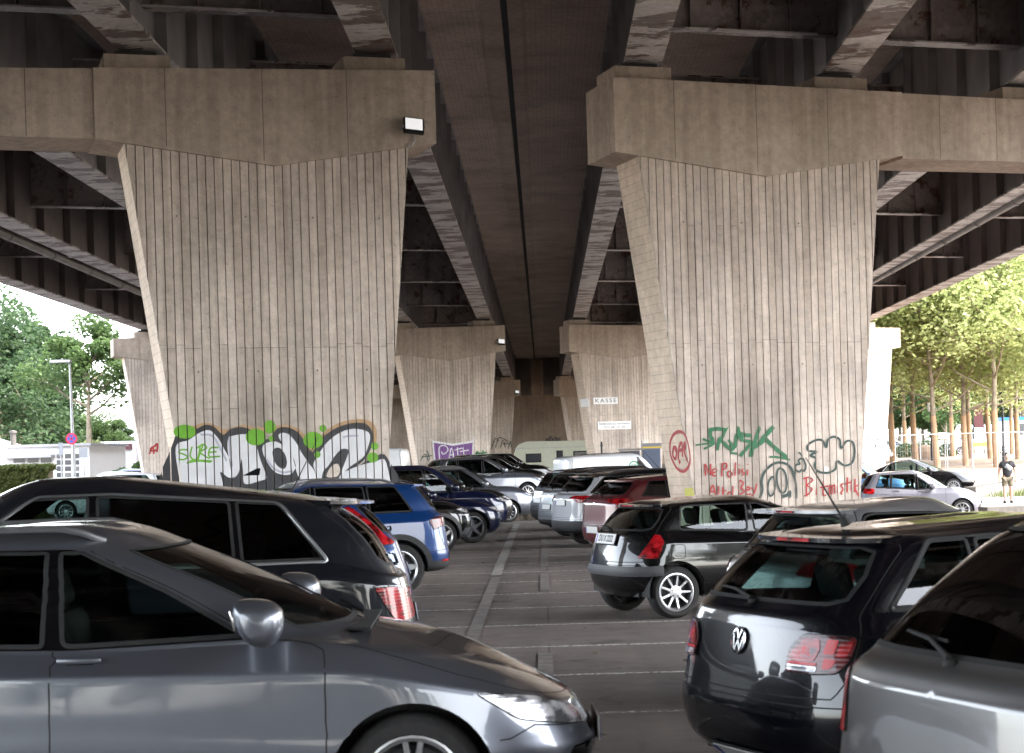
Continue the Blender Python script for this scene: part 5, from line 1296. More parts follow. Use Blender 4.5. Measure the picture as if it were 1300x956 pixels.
bx('brown_box', 155, 166, 563, 571, Y-.3, .3, 'brown_red', r, o2)
Y = 190; o3 = (P(158, 600, Y).x, Y, 0); r = empty('tower_block', o3, 0, 'tall pale tower block edge between the maple and the far left pier', 'building')
a = P(151, 420, Y); b = P(210, 420, Y); m = MB(); m.box(((a.x+b.x)/2, Y+6, a.z/2+1), (b.x-a.x, 12, a.z+2)); m.build('wall', 'facade_white', r, off=o3)
Y = 68; c = P(94.5, 605, Y); r = empty('street_lamp', (c.x, Y, 0), 0, 'tall grey street lamp with a flat curved head', 'street lamp'); zt = P(92, 462, Y).z
m = MB(); m.tube([(0, 0, 0), (-.01, 0, 2.5), (-.05, 0, zt)], [.075, .065, .04], 10); m.build('pole', 'metal_galv', r, 50)
m = MB(); m.tube([(-.05, 0, zt), (-.12, -.1, zt+.06), (-.3, -.2, zt+.08)], [.03, .03, .03], 8); m.build('arm', 'metal_galv', r, 50)
m = MB(); m.box((-.32, -.22, zt+.09), (.75, .26, .10), 0, None, .04); m.build('lamp_head', 'white_plastic', r, 40)
def roundsign(px, py, Y, rr, label, parent_pole=True):
    c = P(px, py, Y); r = empty('traffic_sign', (c.x, Y-.09, 0), 0, label, 'traffic sign'); m = MB()
    m.lathe([(0, -.008), (rr, -.008), (rr, .008), (0, .008)], (0, 0, c.z), 'Y', 28, 0); m.lathe([(0, -.011), (rr*.68, -.011), (rr*.68, -.009)], (0, 0, c.z), 'Y', 28, 1)
    for a in (45, -45): m.box((0, -.014, c.z), (rr*1.6, .004, rr*.2), 0, Matrix.Rotation(R(a), 3, 'Y'))
    m.build('sign_disc', ['sign_red', 'sign_blue'], r); return r
roundsign(91.5, 557, 68, .21, 'round red and blue no-stopping sign on the street lamp pole')
for px, py, w_, h_, Y, lb in ((77.5, 570, 5.5, 16, 82, 'tall grey road sign seen from behind, left of the lamp'), (106, 575, 11, 12, 84, 'square grey road sign seen from behind, right of the lamp')):
    c = P(px, py, Y); r = empty('road_sign', (c.x, Y, 0), 0, lb, 'road sign'); k = Y/2400
    m = MB(); m.box((0, -.03, c.z), (w_*k, .02, h_*k)); m.build('panel', 'sign_back', r); m = MB(); m.tube([(0, 0, 0), (0, 0, c.z+h_*k/2)], .035, 8); m.build('post', 'metal_galv', r, 50)
# ---------------------------------------------------------------- right: square
for px, y0, y1, Y, lb, hd in ((1183.5, 518, 580, 115, 'black lamp post with a pale square lantern among the plane trees', 1), (1274.5, 500, 584, 108, 'black lamp post behind the walking man', 1)):
    c = P(px, y1, Y); z0 = terrain(c.x, Y); zt = P(px, y0, Y).z; r = empty('lamp_post', (c.x, Y, z0), 0, lb, 'lamp post', 'black lamp posts on the square')
    m = MB(); m.tube([(0, 0, 0), (0, 0, .9), (0, 0, .95), (0, 0, zt-z0-.1)], [.10, .10, .075, .065], 10); m.build('pole', 'metal_dark', r, 50); m = MB(); m.box((0, 0, zt-z0+.1), (.34, .34, .6), 0, None, .03); m.build('lantern', 'white_plastic' if px < 1200 else 'metal_dark', r)
# construction fence
random.seed(2)
fx0 = 14.0
lbs = ['mesh fence panel nearest the white pier', 'mesh fence panel second from the white pier', 'mesh fence panel carrying the white notice', 'mesh fence panel left of the thick plane tree', 'mesh fence panel right of the thick plane tree', 'mesh fence panel at the right picture edge']
for i in range(6):
    x0, x1 = P(1137+i*33, 590, 94).x, P(1137+(i+1)*33-1, 590, 94).x; Y = 94+(i % 2)*.3; z0 = max(terrain(x0, Y), terrain(x1, Y)); zt = P(1200, 553 if i > 2 else 549, Y).z-.0
    if i in (3, 4, 5): zt -= .15
    z0 = terrain(x0, Y); zt = z0+2.0
    r = empty('site_fence', (x0, Y, z0), 0, lbs[i], 'fence', 'wire mesh fence panels along the square'); w_ = x1-x0; h_ = zt-z0
    m = MB(); m.tube([(0, 0, -.4), (0, 0, h_)], .022, 6); m.tube([(w_, 0, -.4), (w_, 0, h_)], .022, 6); m.tube([(0, 0, h_), (w_, 0, h_)], .022, 6); m.tube([(0, 0, .1), (w_, 0, .1)], .016, 6); m.build('frame', 'metal_galv', r, 50)
    m = MB()
    for k in range(1, 10): m.box((w_*k/10, 0, h_/2), (.006, .006, h_-.1))
    for k in range(1, 5): m.box((w_/2, .005, h_*k/5), (w_, .006, .006))
    m.build('wire_mesh', 'metal_galv', r)
c = P(1197, 553, 93.8); r = empty('fence_notice', (c.x, 93.85, c.z), 0, 'white notice board hung on the site fence', 'sign'); m = MB(); m.box((0, 0, 0), (.42, .02, .30)); m.build('panel', 'sign_white', r); m = MB()
for k in range(3): m.box((0, -.012, .06-.05*k), (.2, .004, .015))
m.build('lettering', 'ink', r)
# site cabin and van
Y = 150; a = P(1272, 576, Y); b = P(1345, 532, Y); o4 = ((a.x+b.x)/2, Y, .95); r = empty('site_cabin', o4, 0, 'long white site cabin with a blue roof edge behind the trees', 'site cabin')
m = MB(); m.box((o4[0], Y+1.3, (1.15+b.z)/2), (b.x-a.x, 2.6, b.z-1.15)); m.build('wall', 'facade_white', r, off=o4); m = MB(); m.box((o4[0], Y+1.3, b.z+.13), (b.x-a.x+.1, 2.75, .26)); m.build('roof_edge', 'cabin_blue', r, off=o4)
m = MB(); m.box((a.x+2.0, Y-.02, 2.9), (1.3, .05, .9)); m.build('window', 'window_dark', r, off=o4)
c = P(1242, 530, 150); r = empty('billboard_box', (c.x, 150, 1.05), 0, 'dark red brown hoarding above the white van', 'hoarding'); zz = P(1242, 515, 150).z; m = MB(); m.box((0, 0, (zz-1.05)-.9), (.7, .3, 1.7)); m.build('panel', 'brown_red', r); m = MB(); m.tube([(-.4, 0, 0), (-.4, 0, zz-2.5)], .05, 6); m.tube([(.4, 0, 0), (.4, 0, zz-2.5)], .05, 6); m.build('post', 'metal_dark', r)
# rubble bag
c = P(1175, 578, 122); r = empty('bulk_bag', (c.x, 122, .88), 0, 'pale bulk bag of rubble beside a wrapped tree trunk', 'bag'); m = MB(); bm = bmesh.new(); bmesh.ops.create_icosphere(bm, subdivisions=3, radius=1); rnd = random.Random(3)
for v in bm.verts: v.co *= 1+rnd.uniform(-.06, .06)
m.add([(v.co.x*.85, v.co.y*.6, max(v.co.z, -.55)*.62+.36) for v in bm.verts], [[v.index for v in f.verts] for f in bm.faces]); bm.free(); m.build('sack', 'sand', r, 60)
# ticket machine and shed under the second right pier
Y = 78; c = P(800, 590, Y); r = empty('ticket_machine', (c.x, Y, 0), 0, 'dark grey pay machine with a lit display beneath the rental notice', 'ticket machine'); k = Y/2400
m = MB(); m.box((0, 0, .97), (.82, .45, 1.94), 0, None, .03); m.build('housing', 'machine_grey', r); m = MB(); m.box((-.02, -.23, 1.5), (.5, .02, .28)); m.build('display', 'lens_clear', r); m = MB(); m.box((-.24, -.235, 1.05), (.2, .03, .5)); m.box((.2, -.235, 1.0), (.26, .03, .6)); m.build('panel', 'metal_galv', r); m = MB(); m.box((0, 0, 2.0), (1.0, .6, .07)); m.build('canopy', 'alu_trim', r)
c = P(826, 590, Y-1); r = empty('tool_shed', (c.x+.05, Y-1, 0), 0, 'slate blue metal cabinet with a yellow stripe beside the near right pier', 'cabinet')
m = MB(); m.box((0, 0, 1.0), (.68, .7, 2.0), 0, None, .01); m.build('housing', 'machine_blue', r); m = MB(); m.box((0, 0, 2.12), (.80, .8, .22)); m.build('roof', 'machine_grey', r); m = MB(); m.box((0, -.36, 2.06), (.78, .1, .05)); m.build('stripe', 'safety_yellow', r); m = MB(); m.box((-.2, -.36, 1.3), (.06, .03, .14)); m.build('lock', 'chrome', r)
for dx, lb in ((-1.15, 'dark steel post left of the pay machine'), (.52, 'steel post between the pay machine and the blue cabinet')):
    c = P(800, 590, 77.6); r = empty('steel_post', (c.x+dx, 77.6, 0), 0, lb, 'post'); m = MB(); m.tube([(0, 0, 0), (0, 0, 2.35)], .04, 8); m.box((0, 0, 2.2), (.1, .06, .1)); m.box((0, -.01, 1.6), (.28, .05, .06)); m.build('post', 'metal_dark' if dx < 0 else 'metal_galv', r, 50)
# unseen trees around the viewpoint, put in for the paint and glass to reflect
for i in range(11): put_tree(dark[i % 2], (-44+i*9+random.uniform(-2, 2), -120+random.uniform(-4, 4), 0), i*1.3, random.uniform(1.1, 1.4), 'dark tree in the unseen row behind the viewpoint, there for reflections', 'unseen trees behind the viewpoint', 'broadleaf_tree')

for i, (x_, y_) in enumerate(((33, 2), (35, -9), (34, -20), (37, -31), (40, -43))): put_tree(mid[i % 2], (x_, y_, 0), i*1.4, .95, 'green tree added outside the right picture edge to darken car reflections', 'added trees outside the right edge', 'broadleaf_tree')  # added out of view to darken what the car sides mirror
# ---------------------------------------------------------------- parked cars
def at(base, anchor, world, h, dims=None, sc=1.):
    c, s = math.cos(R(h)), math.sin(R(h)); ax, ay = anchor[0]*sc, anchor[1]*sc
    return (world[0]-(ax*c-ay*s), world[1]-(ax*s+ay*c))
def car(name, base, anchor, px, Y, h, label, sc=1., dims=None, **kw):
    """anchor: local (x, y) fractions of half length / half width, or metres when given as 'm'"""
    t = dict(BASE[base]); t.update(dims or {})
    ax = {'nose': t['L']/2-.02, 'tail': -t['L']/2+.06, 'fw': t['fax'], 'rw': t['rax']}.get(anchor[0], anchor[0]); ay = anchor[1]*(t['W']-.1)
    X = AB(px[0], px[1])[0]*Y/FPX; loc = at(base, (ax, ay), (X, Y), h, sc=sc)
    r, S = make_car(name, base, label, loc=loc, h=h, dims=dims or {}, **kw)
    if sc != 1: r.scale = (sc,)*3
    return r
def inv_side(S, x, z): return S.inv('S', x, z, 0, 6.2)
TL = 'tail_light'; HL = 'headlight'
def stdlamps(S, tz=(3.5, 4.9), tu=(.14, .255), hz=(3.2, 4.05), hu=(.795, .935), rmat='lens_red', hm='lens_clear', refl=True):
    l = [(TL, rp([(tu[0], tz[0]+.1), (tu[1], tz[0]+.05), (tu[1]+.012, (tz[0]+tz[1])/2+.3), (tu[1]-.01, tz[1]), (tu[0]+.02, tz[1]-.05)], .03), rmat, .008),
         (HL, rp([(hu[0], hz[1]-.1), (hu[0]+.03, hz[0]+.25), (hu[1], hz[0]), (hu[1]+.005, hz[1]-.35), (hu[0]+.07, hz[1]+.05)], .03), hm, .005)]
    return l
grille = lambda S: [rp([(.93, 2.75), (1., 2.7), (1., 3.75), (.94, 3.6)], .02), rp([(.86, 1.1), (1., 1.1), (1., 1.9), (.88, 1.9)], .02)]
# 1 nearest left, metallic grey estate
car('parked_car', 'wagon', (.80, -1.19), (322, 808), 8.35, 2, 'metallic grey estate car nearest the camera at the bottom left corner', dims=dict(H=1.535, belt=.985, beltr=1.03, cowl=1.22, cowlz=1.03, nose=.63, hb=.008, edge=1.45, edge_r=1.43, wtop=.34, roofw=.66, bp=-.12, cp=-1.0, front_A=.95, fax=1.48),
    paint_='paint_greymet', lamps=stdlamps, black=grille, mx=.10, mscale=1.22, trim='rubber', glass='glass_clear', rglass='glass_privacy', rails='alu_trim', res=1.5, wstyle='double')
# 2 dark estate / SUV behind
car('parked_car', 'suv', ('tail', 1.0), (527, 780), 12.7, 187, 'large dark grey SUV with chrome window surround at the left', dims=dict(L=4.9, H=1.74, belt=1.12, beltr=1.0, beltq=1.14, deck=.99, edge=1.64, edge_r=1.52, rtop=-1.86, rbase=-2.32, rglass_bulge=-.05, bp=-.28, cp=-1.22, q0=-1.80, q1=-1.50, wtop=.45, tail_lean=.04),
    paint_='paint_darkgrey', trim='alu_trim', trimw=.022, glass='glass_tint', rglass='glass_privacy', fin=1, flap=1, spoiler=.20, res=1.4, black=grille,
    lamps=lambda S: [(TL, rp([inv_side(S, -2.12, .955), inv_side(S, -2.25, .74), (.19, 3.2), (.12, 3.3), (.12, 3.95), (.2, 3.97)], .02), 'lens_red', .010)]+stdlamps(S)[1:])
# 3 bright blue hatch with tall upright tail lamps
car('parked_car', 'hatch', ('tail', 1.0), (522, 720), 17.9, 190, 'blue hatchback with tall slanting tail lamp between the dark SUV and the blue crossover', dims=dict(L=4.1, W=.88, H=1.52, belt=1.0, beltr=1.08, edge=1.43, edge_r=1.41, rtop=-1.55, rbase=-1.88, tail_lean=.10),
    paint_='paint_blue', spoiler=.16, rglass='glass_privacy', lamps=lambda S: [(TL, rp([(.165, 4.55), (.262, 4.5), (.258, 5.6), (.248, 7.6), (.222, 7.7), (.20, 6.0)], .03), 'lens_red', .010)]+stdlamps(S)[1:], black=grille, aerial=(-.9, .55, .5), doors=5, q0=-1.3)
# 4 blue crossover
car('parked_car', 'suv', ('tail', .9), (571, 700), 25.7, 194, 'bright blue crossover with silver roof rails and black wheel arches', dims=dict(L=4.11, W=.88, H=1.565, belt=1.08, beltr=1.10, cowl=.98, cowlz=1.10, nose=.88, edge=1.49, edge_r=1.46, rbase=-1.90, rtop=-1.62, wtop=.25, roofw=.64, rax=-1.28, fax=1.28, wr=.345, bp=-.15, cp=-.88, q0=-1.48, q1=-1.26, tail_lean=.05),
    paint_='paint_blue', clad='cladding', rails='alu_trim', glass='glass_tint', rglass='glass_privacy', spoiler=.12, wstyle='twotone', rim='rim_silver', trim='rubber',
    lamps=lambda S: [(TL, rp([(.0, 4.35), (.20, 4.35), inv_side(S, -1.70, .98), inv_side(S, -1.76, .86), (.19, 3.7), (.0, 3.8)], .02), 'lens_darkred', .008)]+stdlamps(S)[1:]+[('reflector', rp([(.14, 1.6), (.21, 1.6), (.21, 1.75), (.14, 1.75)], .01), 'lens_red', .006)], black=lambda S: [rp([(.0, 1.0), (.12, 1.0), (.12, 1.5), (.0, 1.5)], .02)]+grille(S), trimline=False, cladz=.44)
# 5 dark crossover, only its front wheel shows
car('parked_car', 'suv', ('fw', -1.1), (562, 701), 36.6, 20, 'black crossover with grey wheel arch trim showing only its front corner behind the blue crossover', dims=dict(L=4.1, W=.87, H=1.45, belt=1.0, beltr=1.05, cowl=1.0, cowlz=1.0, nose=.84, edge=1.38, edge_r=1.35, rbase=-1.9, rtop=-1.6, wtop=.25, roofw=.62, rax=-1.25, fax=1.28, wr=.32),
    paint_='paint_black', clad='grey_cladding', lamps=stdlamps, black=grille, wstyle='five', steer=0)
# 6 dark blue saloon
car('parked_car', 'sedan', ('fw', -1.1), (602, 690), 40.3, 19, 'dark blue saloon with grey five-spoke wheel nosing into the lane', dims=dict(L=4.45, H=1.41, nose=.74, belt=.93, cowlz=.97, wr=.335), paint_='paint_navy', lamps=stdlamps, black=grille, wstyle='five', rim='rim_grey', steer=4, rglass='glass_tint', trim='alu_trim')
# 7 tall dark blue people carrier
car('parked_car', 'suv', ('nose', -.35), (643, 650), 45.3, 19, 'tall dark blue people carrier directly behind the dark blue saloon', dims=dict(L=4.4, W=.90, H=1.68, belt=1.02, cowl=1.2, cowlz=1.06, nose=.84, wtop=.45, edge=1.6, wr=.315, rbase=-2.05, rtop=-1.8, rax=-1.3, fax=1.36), paint_='paint_navy', lamps=stdlamps, black=grille, wstyle='multi', glass='glass_clear', rglass='glass_tint')
# 8 black hatch with bronze sheen
car('parked_car', 'hatch', ('nose', -.35), (650, 650), 49.3, 19, 'black hatchback with a brownish roof between the people carrier and the silver cars', dims=dict(L=4.3, W=.89, H=1.60, belt=.98, edge=1.50, edge_r=1.48, cowl=1.05, cowlz=1.03, nose=.8, wtop=.3), paint_='paint_bronze', lamps=stdlamps, black=grille, glass='glass_clear', trim='alu_trim', wstyle='multi')
car('parked_car', 'hatch', ('nose', -.35), (677, 630), 53.2, 19, 'silver grey hatchback with a pale roof and teal windscreen in the left row', dims=dict(L=4.4, W=.9, H=1.62, belt=.98, edge=1.53, edge_r=1.5, cowl=1.05, cowlz=1.03, nose=.8, wtop=.3), roofpaint='paint_silver', paint_='paint_greymet', lamps=stdlamps, black=grille, glass='glass_clear', res=.8)
far = [('hatch', 690, 60.5, 'paint_greymet', 'grey hatchback behind the pale-roofed one near the lane end', 1.50), ('sedan', 694, 66.5, 'paint_black', 'black saloon with bright window trim near the lane end', 1.46), ('hatch', 697, 72.0, 'paint_black', 'black hatchback beyond the black saloon near the lane end', 1.52),
       ('suv', 702, 79.0, 'paint_black', 'black SUV farthest back in the left row before the caravan', 1.62)]
for b, px, Y, pt_, lb, H in far:
    dm = dict(H=H)
    if b == 'hatch': dm.update(edge=H-.08, edge_r=H-.1)
    if b == 'suv': dm.update(L=4.5, rbase=-2.1)
    car('parked_car', b, ('nose', -.35), (px, 605), Y, 18, lb, paint_=pt_, lamps=stdlamps, black=grille, res=.55, trim='alu_trim', dims=dm)
# ---- right row
car('parked_car', 'suv', ('tail', .95), (1040, 830), 7.15, 21, 'silver grey SUV cut off by the bottom right corner', dims=dict(L=4.4, W=.90, H=1.61, belt=1.04, beltr=1.04, edge=1.53, edge_r=1.50, rbase=-2.06, rtop=-1.46, tail_lean=.04, wr=.33, rax=-1.32, fax=1.35, roofw=.60, q0=-1.4, q1=-1.1),
    paint_='paint_greylight', lamps=lambda S: stdlamps(S, tz=(3.2, 4.3), tu=(.15, .265)), rglass='glass_privacy', rw=(6.12, 7.85, .222), res=1.5, platev=1.5)
def polo_badge(S, root):
    c = S.F(0, 3.72, .006); n = S.Nn(0, 3.72); ang = math.atan2(n[2], -n[0]); rt = Matrix.Rotation(ang, 3, 'Y'); m = MB(); r0 = .068
    ring = lambda r_, x: [Vector(c)+rt @ Vector((x, r_*math.cos(2*math.pi*i/32), r_*math.sin(2*math.pi*i/32))) for i in range(32)]
    vs = ring(r0, 0)+ring(r0, -.008)+ring(r0-.009, -.010)+ring(r0-.012, -.003); m.add(vs, [(k*32+i, k*32+(i+1) % 32, (k+1)*32+(i+1) % 32, (k+1)*32+i) for k in range(3) for i in range(32)], 0)
    m.add([Vector(c)+rt @ Vector((-.001, 0, 0))]+ring(r0-.010, -.002), [(0, i+1, (i+1) % 32+1) for i in range(32)], 1)
    def bar(a, b):
        a, b = Vector(a), Vector(b); d = (b-a).normalized(); nn = Vector((-d.y, d.x))*.0055
        q = [a-nn, a+nn, b+nn, b-nn]; f = lambda p, x: Vector(c)+rt @ Vector((x, -p.x, p.y))
        m.add([f(p, -.002) for p in q]+[f(p, -.009) for p in q], [(4, 5, 6, 7), (0, 1, 5, 4), (1, 2, 6, 5), (2, 3, 7, 6), (3, 0, 4, 7)], 0)
    for a, b in (((-.022, .052), (0, .008)), ((0, .008), (.022, .052)), ((-.050, .030), (-.025, -.050)), ((-.025, -.050), (0, -.002)), ((0, -.002), (.025, -.050)), ((.025, -.050), (.050, .030))): bar(a, b)
    m.build('badge', ['chrome', 'gloss_black'], root, 30)
def polo_map(S):
    c = [S.inv('R', .42, .745, 0, 4), inv_side(S, -1.80, .745), inv_side(S, -1.73, .93), S.inv('R', .46, .955, 0, 4)]; c[2] = (c[2][0], min(c[2][1], 3.985)); c[3] = (c[3][0], min(c[3][1], 3.985))
    return lambda a, b: tuple((c[0][k]*(1-a)+c[1][k]*a)*(1-b)+(c[3][k]*(1-a)+c[2][k]*a)*b for k in (0, 1))
def polo_lamps(S):
    f = polo_map(S); return [(TL, rp([f(.06, 0), f(.5, -.04), f(.9, .02), f(1, .4), f(1, 1), f(.6, 1.), f(.2, .98), f(0, .6)], .03), 'lens_darkred', .012)]+stdlamps(S)[1:]
def polo_extra(S, root):
    f = polo_map(S); tls = [o for o in root.children if o.name.startswith('tail_light')]
    for o, sd in zip(tls, (1, -1)):
        for p, mt in (([f(.08, .30), f(.10, .55), f(.25, .88), f(.5, .88), f(.56, .6), f(.52, .30)], 'lens_red'), ([f(.20, .42), f(.26, .68), f(.36, .68), f(.44, .42)], 'lens_bright'),
                      ([f(.62, .50), f(.62, .90), f(.78, .90), f(.78, .50)], 'lens_bright'), ([f(.81, .45), f(.81, .9), f(.97, .9), f(.95, .45)], 'lens_red'), ([f(.10, .04), f(.60, .01), f(.60, .15), f(.08, .18)], 'lens_clear'), ([f(.68, .10), f(.66, .40), f(.84, .36), f(.80, .12)], 'lens_bright'), ([f(.07, .20), f(.58, .18), f(.58, .26), f(.07, .27)], 'lens_bright')):
            mk('lens_insert', surf_mesh(S, rp(p, .012), [], [], 5, 5, lambda u, v: 0, .0155, (sd,)), [mt], o)
simple('lens_bright', (.50, .004, .006), .25, 0, .25, spec=.3)
car('parked_car', 'hatch', ('tail', -1.0), (1044, 825), 8.75, 24, 'black hatchback with a round chrome badge and big red tail lamps at the lower right', dims=dict(L=3.97, W=.86, H=1.43, belt=.95, beltr=1.02, edge=1.365, edge_r=1.345, rtop=-1.50, rbase=-1.86, deck=1.01, q0=-1.52, q1=-1.22, bp=-.2, cp=-1.0, tail_lean=.06),
    paint_='paint_blueblack', lamps=polo_lamps, extra=polo_extra, badge=polo_badge, black=grille, res=1.6, spoiler=.10, aerial=(-1.28, .34, .62), rw=(6.22, 7.72, .200), bglass='glass_tint', glass='glass_tint', platev=.5, trim='rubber', trimline=True)
car('parked_car', 'hatch', ('tail', -1.0), (1012, 735), 12.95, 18, 'silver hatchback half hidden behind the black one with the round badge', dims=dict(L=4.2, W=.88, H=1.435, belt=.94, beltr=1.02, edge=1.34, edge_r=1.35, rtop=-1.62, rbase=-1.92, deck=1.01, bp=-.7, cp=-1.2, q0=-1.62, q1=-1.42, cowl=.42, wtop=-.50, cowlz=1.0), doors=3,
    paint_='paint_silver', lamps=lambda S: stdlamps(S, tz=(3.9, 5.3), tu=(.15, .262)), black=grille, spoiler=.13, res=1.2, glass='glass_tint', bglass='glass_tint', wstyle='five', rw=(6.25, 7.75, .205), platev=3.0)
def clio_lamps(S):
    iv = lambda y, z: S.inv('R', y, z, 0, 6.2)
    return [(TL, rp([(.170, 3.05), (.228, 3.0), (.232, 3.97), (.226, 4.9), (.210, 4.9), (.192, 3.9)], .025), 'lens_red', .010)]+stdlamps(S)[1:]
car('parked_car', 'hatch', ('rw', -1.12), (862, 787), 20.5, 21, 'small black hatchback with silver alloy wheels and a readable number plate', dims=dict(L=3.52, W=.82, H=1.305, belt=.90, beltr=.95, edge=1.235, edge_r=1.225, rtop=-1.36, rbase=-1.63, deck=.94, rax=-1.20, fax=1.22, rear_A=.5, rear_n=2.6, wr=.288, q0=-1.12, q1=-1.06, bp=-.25, cp=-1.0, cowl=.9, tail_lean=.06),
    paint_='paint_black', lamps=clio_lamps, black=grille, res=1.3, spoiler=.06, doors=3, glass='glass_clear', bglass='glass_tint', rglass='glass_clear', rim='rim_silver', spokes=9, rw=(6.12, 7.75, .21), platev=4.0, plate='DU X 2222', cladbump=1, aerial=None)
def red_lamps(S):
    return [(TL, rp([(.12, 4.35), (.20, 3.9), (.258, 4.1), (.268, 4.9), (.22, 5.0), (.14, 4.75)], .03), 'lens_red', .012)]+stdlamps(S)[1:]
car('parked_car', 'hatch', ('tail', .95), (736, 680), 33.8, 21, 'dark red hatchback with a low white plate beside the pale SUV', sc=.98, dims=dict(L=4.3, W=.90, H=1.47, belt=.99, beltr=1.09, edge=1.38, edge_r=1.36, rtop=-1.62, rbase=-1.98, deck=1.07, wr=.33, rax=-1.3, fax=1.32, tail_lean=.02, q0=-1.5, q1=-1.3),
    paint_='paint_red', lamps=red_lamps, black=grille, spoiler=.15, rglass='glass_privacy', bglass='glass_privacy', platev=2.05, aerial=(-.7, .45, .9))
def white_lamps(S): return [(TL, rp([(.10, 4.15), (.19, 3.75), (.262, 3.95), (.275, 4.7), (.22, 4.85), (.15, 4.75)], .03), 'lens_red', .010)]+stdlamps(S)[1:]
car('parked_car', 'suv', ('tail', .95), (698, 680), 38.2, 21, 'pale silver SUV with black lower bumper and black roof rails beside the dark red hatchback', sc=.94, dims=dict(L=4.35, W=.91, H=1.60, belt=1.06, beltr=1.12, edge=1.50, edge_r=1.47, rbase=-2.0, rtop=-1.66, deck=1.10, wr=.34, rax=-1.3, fax=1.34, tail_lean=.02),
    paint_='paint_white', roofpaint='paint_black', clad='cladding', cladz=.46, cladrear=.10, lamps=white_lamps, black=grille, rails='metal_dark', spoiler=.14, rglass='glass_privacy', bglass='glass_privacy', platev=3.75)
car('parked_car', 'suv', ('tail', .95), (681, 670), 42.4, 21, 'silver SUV with tinted rear window just beyond the pale one with roof rails', sc=.95, dims=dict(L=4.5, W=.91, H=1.62, belt=1.04, beltr=1.10, edge=1.53, edge_r=1.5, rbase=-2.07, rtop=-1.74, deck=1.08, wr=.34),
    paint_='paint_silver', clad='cladding', cladz=.44, lamps=lambda S: stdlamps(S, tz=(3.6, 4.8), tu=(.17, .262)), black=grille, rails='metal_dark', roofpaint='paint_black', rglass='glass_privacy', bglass='glass_tint', platev=3.2, badge=None)
car('parked_car', 'hatch', ('tail', .9), (672, 655), 47.0, 21, 'grey car with green tinted rear window just before the white van in the right row', dims=dict(H=1.52, edge=1.44, edge_r=1.42), paint_='paint_greymet', clad='cladding', cladz=.5, lamps=stdlamps, black=grille, glass='glass_tint', spoiler=.08, res=.8)
def van_logo(S, root):
    sd = -1
    def put(txt, x, z, sz_, mt):
        vs, fs = textmesh(txt, sz_, bold=True); m = MB(); o_ = []
        for v in vs:
            u, w_ = S.inv('S', x+v.x, z+v.y, 0, 9); q = S.F(u, w_, .004); o_.append((x+v.x, -q[1], z+v.y))
        m.add(o_, fs); m.build('lettering', mt, root)
    m = MB(); n = 20; ring = []
    for r_ in (.17, .13):
        for i in range(n):
            a = 2*math.pi*i/n; x, z = .15+r_*math.cos(a), 1.42+r_*math.sin(a); q = S.F(*S.inv('S', x, z, 0, 9), .004); ring.append((x, -q[1], z))
    m.add(ring, [(i, (i+1) % n, n+(i+1) % n, n+i) for i in range(n)]); m.build('emblem', 'logo_green', root)
    put('50', .15, 1.42, .18, 'logo_green')
car('delivery_van', 'van', ('tail', .9), (699, 620), 62.0, 20, 'white delivery van with a small green round emblem on its side', paint_='paint_purewhite', res=1., windows=False, cat='van', lamps=lambda S: [(TL, rp([(.215, 2.9), (.262, 2.9), (.262, 5.6), (.215, 5.6)], .02), 'lens_red', .006)]+stdlamps(S)[1:], black=grille, dims=dict(H=1.83, edge=1.74, edge_r=1.74), noback=True, platev=3.2, badge=van_logo, group='cars parked under the viaduct')
car('parked_car', 'suv', ('tail', .9), (706, 600), 70.0, 20, 'black SUV behind the white van in the right row', paint_='paint_black', res=.55, rails='metal_dark', dims=dict(H=1.86, edge=1.78, edge_r=1.75), lamps=stdlamps, black=grille)
# white van seen between the two left piers
car('delivery_van', 'van', ('tail', -.9), (524, 600), 70.0, 175, 'white van glimpsed in the gap between the two left piers', paint_='paint_purewhite', res=.6, cat='van', dims=dict(H=1.95, edge=1.85, edge_r=1.85), noback=True, lamps=stdlamps, group=None, black=grille)
# ---- cars outside on the right
G2 = 'cars parked outside beyond the right pier'
car('parked_car', 'hatch', ('nose', -.4), (1246, 640), 56.0, -6, 'small silver hatchback outside with a black tailgate and red tail lamp', dims=dict(L=3.67, W=.82, H=1.5, edge=1.42, edge_r=1.40, rax=-1.1, fax=1.2, rbase=-1.7, rtop=-1.42, cowl=.85, wtop=.15, bp=-.1, cp=-.85, q0=-1.28, q1=-1.15), paint_='paint_lilac', roofpaint='paint_lilac', group=G2,
    lamps=lambda S: stdlamps(S, tz=(3.8, 5.9), tu=(.17, .262)), black=lambda S: grille(S)+[rp([(0, 4.2), (.165, 4.2), (.19, 6.3), (.19, 8.0), (0, 8.0)], .02)], glass='glass_clear', rglass='glass_clear', bglass='glass_privacy')
car('parked_car', 'sedan', ('nose', -.4), (1237, 615), 75.0, -12, 'black saloon parked outside behind the small silver hatchback', paint_='paint_black', group=G2, lamps=stdlamps, black=grille, glass='glass_clear', wstyle='multi', spokes=12, dims=dict(L=4.5), trim='alu_trim')
car('parked_car', 'suv', ('nose', -.4), (1166, 605), 63.0, -8, 'light blue SUV parked outside, partly behind the right pier', paint_='paint_lightblue', group=G2, lamps=stdlamps, black=grille, glass='glass_clear', rails='alu_trim', dims=dict(H=1.78, L=4.5, edge=1.70, edge_r=1.68, rbase=-2.05, belt=1.15))
car('parked_car', 'hatch', ('nose', -.4), (1166, 575), 165.0, 5, 'distant grey car beyond the site fence', paint_='paint_greymet', res=.5, group=G2, lamps=stdlamps)
